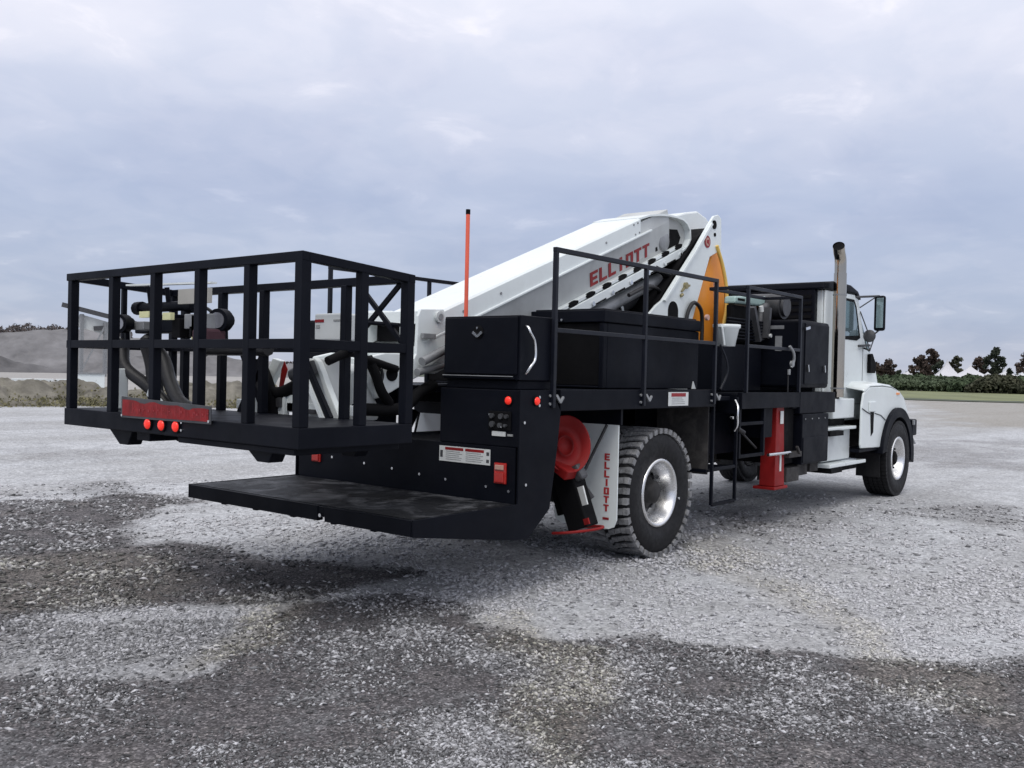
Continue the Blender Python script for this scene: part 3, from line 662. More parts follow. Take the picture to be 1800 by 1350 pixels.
# --- boom ------------------------------------------------------------------
TH = R(21.3); c_, s_h = math.cos(TH), math.sin(TH)
def BP(s_, n_, y): return (1.0+s_*c_-n_*s_h, y, 1.82+s_*s_h+n_*c_)
def bprism(mb, sec, s0, s1, cut=0.0):
    """section in (y offset, n) swept along the boom; cut slants the far end"""
    n = len(sec); vs = [BP(s0, nn, CY+yy) for yy, nn in sec]+[BP(s1+cut*nn, nn, CY+yy) for yy, nn in sec]
    mb.add(vs, [tuple(range(n))[::-1], tuple(range(n, 2*n))]+[(i, (i+1) % n, n+(i+1) % n, n+i) for i in range(n)])
def bbox(mb, s0, s1, y0, y1, n0, n1_): bprism(mb, [(y0-CY, n0), (y1-CY, n0), (y1-CY, n1_), (y0-CY, n1_)], s0, s1)
bm_ = MB()
bprism(bm_, [(-.29, .0), (-.29, .150), (-.275, .166), (.275, .166), (.29, .150), (.29, .0), (.275, .0), (.275, .145), (.27, .15), (-.27, .15), (-.275, .145), (-.275, .0)], .02, 3.40, .35)
bprism(bm_, [(-.304, -.014), (-.304, .008), (-.27, .008), (-.27, -.014)], .02, 3.62); bprism(bm_, [(.27, -.014), (.27, .008), (.304, .008), (.304, -.014)], .02, 3.62)
boom = bm_.build('boom', 'white', truck, .006)
ib = MB(); bprism(ib, [(-.272, -.01), (-.272, .12), (.272, .12), (.272, -.01), (.215, -.305), (-.215, -.305)], .15, 4.05); 
inner = ib.build('inner_boom', 'innerwhite', boom, .006)
bd = MB()
for s_ in (.55, 1.05, 1.9, 2.75):
    for yy in (CY-.292, CY+.292): bd.disc(BP(s_, .085, yy), .012, (0, 1, 0), .010, 8)
for s_ in (3.30, 3.38):
    for n_ in (.03, .13): bd.disc(BP(s_, n_, CY-.292), .010, (0, 1, 0), .010, 8)
bd.build('bolt', 'greysteel', boom)
fl = MB(); bbox(fl, .5, 4.15, CY-.275, CY+.275, -.335, -.302); fl.build('slide_rail', 'white', boom, .003)
hs = MB()
for k in range(9):
    s_ = 1.75+k*.30
    for y0, y1 in ((CY-.280, CY-.26), (CY+.26, CY+.280)): 
        vs = []
        for yv in (y0, y1):
            for j in range(12): an_ = 2*math.pi*j/12; vs.append(BP(s_+.085*math.cos(an_), -.318+.026*math.sin(an_), yv))
        hs.add(vs, [tuple(range(12))[::-1], tuple(range(12, 24))]+[(j, (j+1) % 12, 12+(j+1) % 12, 12+j) for j in range(12)])
hs.build('slot', 'dark', boom)
lb = MB(); bbox(lb, .9, 4.32, CY-.285, CY+.285, -.44, -.345); lbo = lb.build('lower_beam', 'white', boom, .006)
hs = MB(); bt = MB()
for k in range(7):
    s_ = 1.98+k*.36
    for y0, y1 in ((CY-.290, CY-.28), (CY+.28, CY+.290)): bbox(hs, s_+.05, s_+.24, y0, y1, -.435, -.420)
    for yy in (CY-.29, CY+.29): bt.disc(BP(s_, -.405, yy), .022, (0, 1, 0), .025, 12)
hs.build('slot', 'dark', lbo); bt.build('bolt', 'chrome', lbo)
tx = MB(); TX = Vector((c_, 0, s_h)); TN = Vector((-s_h, 0, c_))
TT = Vector((TN.x, -.19, TN.z)).normalized(); NN = TX.cross(TT)
letters(tx, 'ELLIOTT', BP(2.44, -.268, CY-.2235), TX, TT, .14, .170, .14, .045, .004, NN)
tx.build('lettering', 'redtxt', inner); tx = MB(); T2 = Vector((TN.x, .19, TN.z)).normalized()
letters(tx, 'ELLIOTT', BP(2.44+7*.170, -.268, CY+.2235), -TX, T2, .14, .170, .14, .045, .004, (-TX).cross(T2)); tx.build('lettering', 'redtxt', inner)
# rounded head of the boom near its pivot: recessed side plates inside a curved rim
hp = [(3.44, .150), (3.64, .135), (3.84, .095), (4.03, .045), (4.19, -.013), (4.32, -.07), (4.39, -.131), (4.425, -.21), (4.403, -.296), (4.32, -.35), (4.20, -.371)]
hd = MB()
for y in (CY-.225, CY+.195):
    P3 = [BP(s_, n_, 0) for s_, n_ in hp]+[BP(3.4, -.34, 0), BP(3.38, .0, 0)]
    hd.prism([(p[0], p[2]) for p in P3], 'y', y, y+.03)
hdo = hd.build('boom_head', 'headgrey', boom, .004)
hd = MB(); n = len(hp); vs = []
for y in (CY-.295, CY+.295):
    for k, (s_, n_) in enumerate(hp):
        q = Vector(hp[min(k+1, n-1)])-Vector(hp[max(k-1, 0)]); q.normalize(); nn = Vector((-q.y, q.x)); vs.append(BP(s_, n_, y)); vs.append(BP(s_+nn.x*.022, n_+nn.y*.022, y))
m2 = 2*n
hd.add(vs, [(2*k, 2*k+1, 2*k+3, 2*k+2) for k in range(n-1)]+[(m2+2*k, m2+2*k+2, m2+2*k+3, m2+2*k+1) for k in range(n-1)]+[(2*k, 2*k+2, m2+2*k+2, m2+2*k) for k in range(n-1)]+[(2*k+1, m2+2*k+1, m2+2*k+3, 2*k+3) for k in range(n-1)]+[(0, m2, m2+1, 1), (2*n-2, 2*n-1, m2+2*n-1, m2+2*n-2)])
hd.build('head_rim', 'white', boom, .002)
hd = MB(); hd.prism([(5.16, 3.40), (5.50, 3.50), (5.80, 3.56), (6.02, 3.515), (6.12, 3.46), (5.95, 3.34), (5.55, 3.26), (5.2, 3.2)], 'y', 1.18, 1.42); hd.build('head_link', 'white', boom, .02)
hd = MB(); c0 = BP(3.93, -.19, CY-.235); hd.lathe(c0, [(0, -.012), (.10, -.012), (.115, 0), (.115, .03)], 'y', 28); hd.build('sheave', 'greysteel', hdo)
hd = MB(); P3 = [BP(*q, 0) for q in ((4.08, -.10), (4.26, -.15), (4.30, -.25), (4.22, -.32), (3.98, -.30), (4.06, -.22))]; hd.prism([(p[0], p[2]) for p in P3], 'y', CY-.232, CY-.222)
P3 = [BP(*q, 0) for q in ((3.74, -.14), (3.78, -.14), (3.78, -.26), (3.74, -.26))]; hd.prism([(p[0], p[2]) for p in P3], 'y', CY-.232, CY-.222); hd.build('pin_hole', 'dark', hdo)
# lift cylinder
cy_ = MB(); cy_.tube([(2.3, CY, 1.72), (3.95, CY, 2.24)], .11, 20); cyo = cy_.build('lift_cylinder', 'offwhite', truck)
cy_ = MB(); cy_.tube([(3.93, CY, 2.235), (4.12, CY, 2.295)], .135, 20); cy_.build('cylinder_cap', 'dark', cyo); MB().tube([(4.08, CY, 2.285), (4.12, CY, 2.297)], .14, 20).build('cylinder_ring', 'white', cyo); MB().tube([(4.1, CY, 2.29), (4.9, CY, 2.56)], .085, 14).build('cylinder_rod', 'darksteel', cyo)
cy_ = MB(); cy_.tube([(3.3, CY-.16, 2.12), (4.75, CY-.16, 2.66)], .07, 14); cy_.build('hydraulic_tube', 'greysteel', cyo)
cy_ = MB(); cy_.tube(smooth_path([(3.95, CY-.3, 2.42), (4.25, CY-.32, 2.53), (4.5, CY-.3, 2.53), (4.75, CY-.25, 2.45)]), .022, 8); cy_.tube(smooth_path([(4.5, CY-.28, 2.75), (4.75, CY-.28, 2.70), (4.9, CY-.25, 2.5), (4.85, CY-.2, 2.2)]), .03, 8); cy_.build('hydraulic_hose', 'hose', cyo)
# turret arms and counterweight
ta = MB(); poly = [(5.40, 3.34), (5.50, 3.43), (5.60, 3.455), (5.68, 3.42), (5.70, 3.07), (5.42, 2.96), (5.057, 2.24), (4.98, 1.47), (4.05, 1.47), (4.08, 2.20), (4.28, 2.34), (4.40, 2.40), (5.094, 3.03)]
for y in (.81, 1.64): ta.prism(poly, 'y', y, y+.03)
for p, q in (((5.094, 3.03), (5.41, 3.345)), ((4.40, 2.40), (5.094, 3.03))):
    for y in (.785, 1.67): ta.prism([p, q, (q[0]+.035, q[1]-.02), (p[0]+.035, p[1]-.02)], 'y', y, y+.026)
ta.box(4.3, 4.9, .841, 1.639, 1.47, 1.60); ta.lathe((4.5, CY, 1.40), [(0, .06), (.5, .06), (.5, -.02), (.45, -.04)], 'z', 40)
tur = ta.build('turret', 'white', truck, .006)
MB().prism([(5.30, 3.18), (5.50, 3.30), (5.62, 3.2), (5.40, 2.94), (5.04, 2.24), (4.96, 1.62), (4.2, 1.62), (4.45, 2.38), (5.05, 2.96)], 'y', .90, 1.58).build('turret_core', 'dark', tur)
ho = MB()
for y in (.808, 1.672):
    sh = []
    for k in range(17):
        an_ = math.pi*k/16; sh.append((4.62+.105*math.cos(an_), 2.30+.105*math.sin(an_)))
    sh = [(4.725, 2.10)]+sh+[(4.515, 2.10)]; ho.prism(sh, 'y', y-.003, y+.003)
ho.disc((5.50, .806, 3.33), .05, (0, 1, 0), .01, 16); ho.disc((5.52, .806, 3.22), .022, (0, 1, 0), .01, 10); ho.disc((4.98, .806, 2.71), .014, (0, 1, 0), .01, 8)
ho.build('opening', 'dark', tur)
lg = MB(); lg.disc((5.345, .806, 3.12), .068, (0, 1, 0), .006, 28); lgo = lg.build('round_badge', 'redtxt', tur); MB().disc((5.345, .802, 3.12), .046, (0, 1, 0), .004, 24).build('badge_face', 'peach', lgo)
MB().disc((5.34, .7985, 3.12), .022, (0, 1, 0), .004, 16).bar((5.362, .7985, 3.145), (5.367, .7985, 3.09), .012, .003, (0, 1, 0)).build('badge_mark', 'redtxt', lgo)
fv = MB(); fv.disc((4.86, .80, 2.59), .035, (0, 1, 0), .04, 12).bar((4.78, .80, 2.52), (4.86, .79, 2.59), .02).bar((4.88, .79, 2.58), (4.95, .80, 2.60), .02); fv.tube([(4.80, .80, 2.49), (4.76, .80, 2.47)], .018, 8); fv.build('valve', mat('brass', (.35, .30, .16), .4, .6), tur)
cw = MB(); poly = [(5.64, 3.06), (5.80, 3.10), (5.95, 2.72), (5.95, 1.6), (5.10, 1.6), (5.17, 2.27), (5.40, 2.68)]
cw.prism(poly, 'y', .88, 1.60); cwo = cw.build('counterweight', 'orange', tur, .012)
hz = MB(); hz.tube(smooth_path([(5.56, .80, 3.10), (5.70, .79, 2.88), (5.79, .78, 2.62), (5.79, .78, 2.38), (5.72, .77, 2.15), (5.60, .6, 1.95)]), .022, 8); hz.build('yellow_hose', 'yellow', tur)
hz = MB(); hz.tube(smooth_path([(5.60, .84, 2.70), (5.60, .82, 2.4), (5.58, .8, 2.0)]), .016, 8); hz.build('peach_hose', 'peach', tur)
hz = MB(); hz.tube(smooth_path([(4.86, .79, 2.10), (4.88, .78, 2.28), (4.96, .77, 2.40), (5.06, .77, 2.41), (5.17, .77, 2.34), (5.22, .78, 2.2), (5.22, .78, 2.0)]), .022, 8)
hz.build('hydraulic_hose', 'hose', tur)
# --- boom tip, jib and basket mount
jt = MB()
for y in (CY-.30, CY+.27): jt.prism([(.80, 1.52), (.95, 1.74), (.96, 2.03), (.99, 2.085), (1.24, 2.10), (1.34, 1.95), (1.26, 1.74), (1.02, 1.60)], 'y', y, y+.03)
jt.box(.965, 1.0, CY-.27, CY+.27, 1.98, 2.07); jt.box(.98, 1.05, CY-.27, CY+.27, 1.70, 1.80); jt.box(1.0, 1.3, CY-.27, CY+.27, 2.03, 2.06); jt.box(.99, 1.25, CY-.27, CY+.27, 1.72, 1.75)
tip = jt.build('boom_tip', 'white', boom, .006)
MB().box(1.06, 1.10, CY-.26, CY+.26, 1.84, 2.02).build('tip_opening', 'dark', tip)
m_ = MB(); m_.tube(smooth_path([(1.0, CY-.1, 1.86), (.98, CY-.12, 1.95), (.96, CY-.16, 2.02), (.94, CY-.19, 2.035)]), .028, 10); m_.disc((1.18, CY-.31, 2.035), .045, (0, 1, 0), .03, 16); m_.build('lifting_hook', 'offwhite', tip)
MB().disc((1.18, CY-.328, 2.035), .025, (0, 1, 0), .01, 14).build('pin', 'greysteel', tip)
m_ = MB(); m_.tube([(.93, .86, 1.68), (1.25, .88, 1.80)], .035, 12); m_.tube([(.9, .88, 1.60), (1.2, .9, 1.66)], .03, 12); m_.box(.98, 1.12, .90, .93, 1.86, 1.90); m_.build('tip_fitting', 'greysteel', tip, .004)
kn = MB(); poly = [(.43, 1.70), (.62, 1.74), (.86, 1.74), (.98, 1.66), (.98, 1.57), (.84, 1.515), (.60, 1.41), (.53, 1.40), (.45, 1.52)]
for y in (.93, 1.50): kn.prism(poly, 'y', y, y+.035)
kn.box(.55, .95, .966, 1.499, 1.60, 1.70)
jib = kn.build('jib', 'white', boom, .01)
MB().disc((.684, .926, 1.585), .055, (0, 1, 0), .012, 24).build('pivot_hole', 'dark', jib)
m_ = MB(); m_.tube(smooth_path([(.55, .91, 1.68), (.53, .90, 1.62), (.50, .90, 1.56), (.53, .90, 1.50), (.565, .90, 1.56), (.55, .90, 1.62)]), .012, 8); m_.build('looped_hose', 'hose', jib)
MB().prism([(.50, 1.56), (.53, 1.52), (.56, 1.56), (.53, 1.60)], 'y', .915, .922).build('green_label', 'teal', jib)
m_ = MB(); m_.prism([(.42, 1.66), (.47, 1.5), (.56, 1.385), (.60, 1.30), (.58, 1.24), (.34, 1.25), (.34, 1.6)], 'y', .95, 1.5); m_.build('jib_knuckle', 'offwhite', jib, .02)
m_ = MB(); m_.box(.06, .24, .93, 1.15, 1.262, 1.68); mast = m_.build('basket_mast', 'offwhite', boom, .01)
m_ = MB(); m_.box(.02, .06, .6, 1.9, 1.30, 1.37); m_.box(.02, .3, 1.15, 1.3, 1.30, 1.42); m_.box(.0, .05, 1.3, 1.7, 1.27, 1.44); m_.prism([(1.86, 1.27), (1.72, 1.27), (1.45, 1.66), (1.55, 1.68)], 'x', .08, .13); m_.prism([(.97, 1.69), (.92, 1.66), (.67, 1.26), (.74, 1.27)], 'x', -.02, .03); m_.tube([(.1, 1.75, 1.34), (.1, 1.35, 1.36)], .05, 12); m_.build('mount_frame', 'white', mast, .006)
m_ = MB(); m_.box(-.02, .0, 1.32, 1.44, 1.33, 1.40); m_.box(-.02, .01, .95, 1.1, 1.30, 1.33); m_.box(-.02, .02, 1.5, 1.56, 1.29, 1.35); m_.tube([(.0, 1.2, 1.56), (.0, .98, 1.62)], .05, 12); m_.build('mount_actuator', 'darksteel', mast, .004)
m_ = MB(); m_.box(-.02, .16, .68, .96, 1.80, 1.985); cb = m_.build('control_box', 'offwhite', boom, .012); MB().box(-.024, -.02, .86, .95, 1.925, 1.945).build('red_label', 'redtxt', cb); MB().box(-.024, -.02, .69, .76, 1.93, 1.942).box(-.024, -.02, .9, .94, 1.885, 1.91).build('grey_label', 'decalgrey', cb)
m_ = MB(); m_.tube(smooth_path([(-.3, .48, 1.66), (-.1, .5, 1.72), (.3, .8, 1.69), (.7, .9, 1.62)]), .03, 8); m_.tube(smooth_path([(.38, .86, 1.70), (.44, .84, 1.58), (.50, .84, 1.46), (.60, .86, 1.37)]), .038, 8); m_.tube(smooth_path([(-.02, 1.55, 1.66), (-.05, 1.5, 1.50), (.0, 1.38, 1.43), (.05, 1.2, 1.5), (.1, 1.0, 1.63)]), .045, 8); m_.tube(smooth_path([(.0, 1.6, 1.62), (-.03, 1.45, 1.45), (.0, 1.42, 1.27)]), .06, 8); m_.tube(smooth_path([(.3, .9, 1.33), (.7, .85, 1.33), (.95, .9, 1.45), (1.2, 1.0, 1.5)]), .045, 8); m_.build('hose_bundle', 'dark', boom)
m_ = MB(); m_.prism([(1.44, 1.66), (1.40, 1.60), (1.46, 1.44), (1.50, 1.44), (1.47, 1.6)], 'x', .1, .104); m_.build('red_tag', 'red', mast)

# --- work basket ------------------------------------------------------------
BX0, BX1, BY0, BY1 = -.955, -.10, -.083, 2.56
def bz(x): return 2.245-(x-BX0)*.062     # top rail dips slightly towards the boom
b_ = MB(); pw = .062
b_.box(BX0, BX1, BY0, BY1, 1.172, 1.29)
basket = b_.build('work_basket', 'black', truck, .006)
fr = MB()
def tr_(p, q, w_=pw, h_=None): fr.bar(p, q, w_, h_)
for (x, ys) in ((BX0+pw/2, (-.049, .422, .922, 1.422, 1.943, 2.50)), (BX1-pw/2, (.0, .51, 1.371, 1.871, 2.38, 2.52))):
    for y in ys: pass
fr2 = []
def post(x, y, name='post', z0=1.29, w_=pw):
    m_ = MB(); m_.box(x-w_/2, x+w_/2, y-w_/2, y+w_/2, z0, bz(x)-.044); m_.build(name, 'black', basket, .004)
for y in (-.049, .422, .922, 1.422, 1.943, 2.515): post(BX0+.032, y, w_=.064 if y in (-.049,) else .057)
for y in (.51, 1.371, 1.871, 2.36): post(BX1-.03, y, w_=.054)
post(-.50, BY0+.031, w_=.056); post(BX1-.032, BY0+.032, w_=.062); post(-.53, BY1-.02, w_=.035); post(BX1-.032, BY1-.034, w_=.05)
tpm = MB(); hx = .05
def slab(xa, xb, ya, yb, z0off, th, useb=True):
    vs = [(x, y, (bz(x) if useb else z0off)+dz-(0 if useb else 0)) for x in (xa, xb) for y in (ya, yb) for dz in (-th, 0)]
    return vs
def railbox(mb, xa, xb, ya, yb, top, th):
    vs = [(x, y, top(x)-d_) for x in (xa, xb) for y in (ya, yb) for d_ in (th, 0)]
    mb.add(vs, [(0, 1, 3, 2), (4, 6, 7, 5), (0, 4, 5, 1), (2, 3, 7, 6), (0, 2, 6, 4), (1, 5, 7, 3)])
railbox(tpm, BX0, BX0+hx, BY0, BY1, bz, .051); railbox(tpm, BX1-hx, BX1, BY0, BY1, bz, .051)
railbox(tpm, BX0+hx, BX1-hx, BY0, BY0+hx, bz, .05); railbox(tpm, BX0+hx, BX1-hx, BY1-hx, BY1, bz, .05); tpm.build('top_rail', 'black', basket, .004)
mr = MB(); mz = lambda x: 1.772
railbox(mr, BX0+.005, BX0+.055, BY0+.004, BY1-.004, mz, .054); railbox(mr, BX1-.055, BX1-.005, BY0+.004, BY1-.004, mz, .054)
railbox(mr, BX0+.055, BX1-.055, BY0+.005, BY0+.055, mz, .054); railbox(mr, BX0+.055, BX1-.055, BY1-.055, BY1-.005, mz, .054); mr.build('mid_rail', 'black', basket, .003)
xb = MB(); xb.bar((-.13, .0, 1.79), (-.13, .36, 2.12), .03, .02, (1, 0, 0)); xb.bar((-.115, .01, 2.16), (-.115, .365, 1.86), .03, .02, (1, 0, 0)); xb.bar((-.12, .96, 1.70), (-.12, .66, 1.28), .05, .03, (1, 0, 0)); xb.bar((-.12, 1.62, 1.70), (-.12, 1.36, 1.30), .045, .03, (1, 0, 0)); xb.bar((-.14, 1.36, 1.70), (-.14, 1.62, 1.28), .045, .03, (1, 0, 0)); xb.tube([(-.12, .4, 1.915), (-.12, .03, 1.89)], .013, 8); xb.build('cross_brace', 'black', basket)
xb = MB(); xb.bar((-.14, .99, 1.70), (-.14, .70, 1.27), .035, .02, (1, 0, 0)); xb.build('white_brace', 'white', basket)
# feet under the basket
for (y0) in (1.85, .32):
    m_ = MB(); m_.prism([(y0+.19, 1.17), (y0-.12, 1.17), (y0-.06, 1.072), (y0+.05, 1.072)], 'x', BX0+.06, BX0+.16); m_.build('foot', 'black', basket, .006)
m_ = MB(); m_.prism([(.32+.16, 1.17), (.32-.14, 1.17), (.32-.06, 1.072), (.32+.05, 1.072)], 'x', BX1-.16, BX1-.06); m_.build('foot', 'black', basket, .006)
m_ = MB(); m_.prism([(1.85+.16, 1.17), (1.85-.14, 1.17), (1.85-.06, 1.072), (1.85+.05, 1.072)], 'x', BX1-.16, BX1-.06); m_.build('foot', 'black', basket, .006)
m_ = MB(); m_.box(BX0+.02, BX1-.05, -.02, 1.12, 1.135, 1.171); m_.box(BX0+.05, BX0+.25, 1.50, 1.66, 1.115, 1.171); m_.box(BX0+.3, BX1-.1, .9, 1.6, 1.10, 1.171); m_.build('underframe', 'black', basket, .005)
# name plate with red lettering and three lamps
npl = MB().prism([(1.735, 1.262), (1.735, 1.40), (.715, 1.375), (.715, 1.268)], 'x', BX0-.02, BX0-.012); npo = npl.build('name_plate', 'darksteel', basket, .002)
pr = [(1.715, .105), (1.62, .105), (1.55, .10), (1.50, .088), (1.44, .085), (1.38, .098), (1.33, .10), (1.27, .09), (1.20, .086), (1.12, .088), (1.07, .09), (1.02, .082), (.98, .07), (.93, .068), (.90, .08), (.84, .083), (.79, .084), (.735, .08)]
m_ = MB(); m_.prism([(1.715, 1.276)]+[(y, 1.276+h) for y, h in pr]+[(.735, 1.283)], 'x', BX0-.0235, BX0-.0205); ro_ = m_.build('red_lettering', 'platered', npo)
m_ = MB()
for y, h in pr[:-1]:
    w_ = random.uniform(.004, .008); z0 = 1.29+random.random()*.01; m_.box(BX0-.0245, BX0-.0238, y-.03-w_, y-.03, z0, max(z0+.02, 1.27+h*.9))
    m_.box(BX0-.0255, BX0-.0238, y-.06, y-.035-w_, z0+.015+random.random()*.02, z0+.03+random.random()*.01) if random.random() < .6 else None
m_.build('letter_stroke', 'redtxt', ro_)
for p, q in ((1.72, 1.277), (.73, 1.285)): MB().disc((BX0-.022, p, q), .009, (1, 0, 0), .008, 8).build('rivet', 'chrome', npo)
for y in (1.424, 1.264, 1.102): lamp(basket, (BX0, y, 1.235), (-1, 0, 0), .034)
MB().disc((BX0-.003, 1.045, 1.262), .008, (1, 0, 0), .012, 8).disc((BX0-.003, 1.045, 1.215), .008, (1, 0, 0), .012, 8).build('bolt', 'chrome', basket)
# controls and work lights in the basket
m_ = MB(); m_.box(-.52, -.36, 1.86, 2.12, 1.84, 1.97); m_.box(-.50, -.40, 2.10, 2.44, 1.84, 1.90); cs = m_.build('control_console', 'black', basket, .01)
m_ = MB(); m_.tube([(-.45, 2.50, 2.03), (-.45, 1.72, 2.035)], .036, 12); m_.tube([(-.45, 2.50, 2.03), (-.45, 2.42, 2.03)], .05, 12); m_.tube([(-.45, 1.80, 2.035), (-.45, 1.72, 2.035)], .055, 12)
for y in (2.30, 2.18, 2.06): m_.tube([(-.45, y, 2.03), (-.47, y, 2.17)], .018, 8)
m_.build('control_bar', 'black', cs)
m_ = MB(); m_.box(-.56, -.53, 2.14, 2.27, 1.95, 1.995); m_.box(-.66, -.63, 1.69, 1.79, 1.92, 1.97); m_.build('yellow_label', 'yel', cs)
m_ = MB(); m_.box(-.6, -.57, 1.34, 1.70, 2.03, 2.13); m_.build('beige_panel', mat('beige_panel', (.38, .37, .34), .6), cs); m_ = MB(); m_.box(-.6, -.5, 1.36, 1.62, 1.86, 1.96); m_.box(-.6, -.5, 2.14, 2.3, 1.86, 1.92); m_.build('grey_box', 'greysteel', cs, .005)
m_ = MB(); m_.bar((-.56, 2.42, 2.19), (-.56, 1.34, 2.165), .05, .012, (0, 0, 1)); m_.build('white_shade', 'white', cs)
m_ = MB(); m_.box(-.6, -.5, 1.46, 1.56, 1.80, 1.88); m_.box(-.62, -.52, 1.64, 1.74, 1.80, 1.93); m_.build('switch_box', 'dark', cs, .005)
for (x, y, z, r_) in ((-.70, 2.27, 1.90, .066), (-.5, 1.36, 1.92, .078)):
    m_ = MB(); d_ = Vector((-.93, -.36, -.04)).normalized(); c0 = Vector((x, y, z)); m_.tube([c0-d_*.055, c0-d_*.03, c0, c0+d_*.02], r_*1.0, 20); m_.tube([c0-d_*.10, c0-d_*.05], r_*.7, 14); m_.bar(c0-d_*.06, (x+.05, y, 1.76), .03); wl = m_.build('work_light', 'black', basket)
    MB().disc(c0+d_*.024, r_*.68, d_, .008, 22).build('lens', 'lens', wl)
m_ = MB(); m_.tube(smooth_path([(-.5, 1.6, 2.03), (-.48, 1.5, 1.99), (-.48, 1.42, 1.93)]), .012, 8); m_.tube(smooth_path([(-.2, 1.95, 1.76), (-.3, 1.85, 1.68), (-.35, 1.7, 1.70)]), .008, 6)
m_.tube(smooth_path([(-.62, 2.38, 1.78), (-.66, 2.28, 1.60), (-.60, 2.12, 1.48), (-.55, 1.98, 1.38), (-.5, 1.9, 1.29)]), .045, 8); m_.tube(smooth_path([(-.55, 2.2, 1.80), (-.5, 2.05, 1.66), (-.52, 1.92, 1.50), (-.56, 1.72, 1.36), (-.60, 1.42, 1.29)]), .05, 8); m_.tube(smooth_path([(-.6, 2.1, 1.8), (-.55, 2.08, 1.6), (-.55, 2.05, 1.4), (-.5, 2.05, 1.29)]), .06, 8)
m_.tube([(-.4, 1.75, 1.73), (-.4, .95, 1.73)], .045, 8); m_.build('cable', 'hose', basket)
m_ = MB(); m_.box(-.62, -.46, 1.33, 1.50, 1.77, 1.86); m_.build('tool_bag', mat('maroon_cloth', (.06, .025, .035), .9), basket, .02); m_ = MB(); m_.box(-.6, -.58, 1.50, 1.53, 1.78, 1.95); m_.build('yellow_strap', 'yel', basket)
m_ = MB(); m_.box(-.74, -.66, 2.22, 2.35, 1.292, 1.58); m_.build('white_box', 'white', basket, .008)
MB().prism([(1.98, 1.40), (1.95, 1.45), (1.75, 1.34), (1.78, 1.30)], 'x', -.66, -.64).build('white_tube', 'white', basket)

# --- middle body: step frame, engine, compressor deck --------------------------
m_ = MB()
m_.box(4.06, 4.56, .32, .9, .72, 1.43); m_.box(4.0, 4.56, .06, .5, .70, .73); m_.box(4.02, 4.56, .10, .32, 1.385, 1.425)
for x in (4.03, 4.53): m_.box(x-.015, x+.015, .0, .03, .39, 1.42)
m_.box(4.045, 4.515, .003, .027, .375, .41); m_.box(4.046, 4.514, .003, .027, .72, .75)
m_.build('access_ladder', 'black', truck, .004)
MB().tube(smooth_path([(4.46, .0, 1.39), (4.43, -.045, 1.33), (4.41, -.055, 1.25), (4.43, -.045, 1.15), (4.46, .0, 1.09)]), .013, 8).disc((4.40, 0, 1.22), .014, (0, 1, 0), .03, 8).build('grab_handle', 'chrome', truck)
for f in (lambda y: y, mir):
    m_ = MB(); sbox(m_, 4.62, 6.10, 0, .05, 1.30, 1.467, f); sbox(m_, 4.62, 6.10, .05, .98, 1.40, 1.46, f); sbox(m_, 4.60, 4.64, .05, .9, 1.25, 1.45, f)
    for x in (4.66, 5.24): sbox(m_, x-.02, x+.02, .03, .07, .80, 1.30, f)
    sbox(m_, 4.68, 5.22, .032, .068, 1.13, 1.165, f); sbox(m_, 4.68, 5.22, .032, .068, .80, .835, f); sbox(m_, 4.7, 5.5, .45, .8, .80, 1.25, f); sbox(m_, 5.3, 5.55, .08, .5, .98, 1.30, f)
    m_.build('engine_deck', 'black', truck, .005)
m_ = MB(); m_.tube([(4.62, .04, 1.10), (4.72, .02, 1.06)], .025, 8); m_.tube([(4.75, .06, 1.06), (5.15, .08, .88)], .012, 6); m_.build('hydraulic_hose', 'hose', truck)
rail(0.0, xs=(4.70, 6.05), z0=1.467, zt=2.545, zm=1.955, name='guard_rail'); rail(0.0, mir, xs=(4.70, 6.05), z0=1.467, zt=2.545, zm=1.955)
m_ = MB(); m_.box(4.70, 6.05, .4, .436, 2.51, 2.545); m_.box(4.682, 4.718, .02, .4, 2.512, 2.544); m_.box(6.032, 6.068, .02, .4, 2.512, 2.544); m_.build('rail_return', 'blackrail', truck, .004)
m_ = MB(); m_.box(5.0, 5.98, .42, 1.9, 1.465, 1.98); m_.box(6.1, 6.6, .9, 2.0, 1.98, 2.30)
for k in range(7): m_.box(5.1, 6.0, .40, .44, 2.03+k*.035, 2.052+k*.035)
en = m_.build('engine', 'black', truck, .012)
m_ = MB(); m_.prism([(5.48, 2.44), (5.50, 2.52), (6.34, 2.58), (6.40, 2.50), (6.34, 2.455)], 'y', .52, .66); m_.build('pale_green_cover', 'teal', en, .02)
m_ = MB(); m_.box(5.55, 5.72, .515, .53, 2.475, 2.50); m_.build('vent', 'dark', en)
m_ = MB(); m_.box(5.50, 6.3, .56, .64, 2.0, 2.43); m_.build('engine_block', 'dark', en, .02)
m_ = MB(); m_.tube([(6.38, .33, 2.46), (6.42, .9, 2.47)], .15, 24); m_.tube([(6.38, .30, 2.46), (6.38, .33, 2.46)], .12, 24); m_.tube(smooth_path([(6.35, .5, 2.46), (6.15, .48, 2.42), (6.02, .46, 2.3), (5.98, .45, 2.05)]), .055, 12); m_.build('air_cleaner', 'darksteel', en)
m_ = MB(); m_.bar((5.62, .38, 2.40), (5.80, .38, 2.03), .07, .05); m_.bar((6.02, .37, 2.42), (5.97, .37, 2.07), .07, .05); m_.build('bracket', 'darksteel', en)
m_ = MB(); m_.tube([(5.76, .34, 2.42), (5.78, .34, 2.36)], .025, 8); m_.disc((6.0, .33, 2.10), .022, (0, 1, 0), .03, 8); m_.build('cap', 'decal', en)
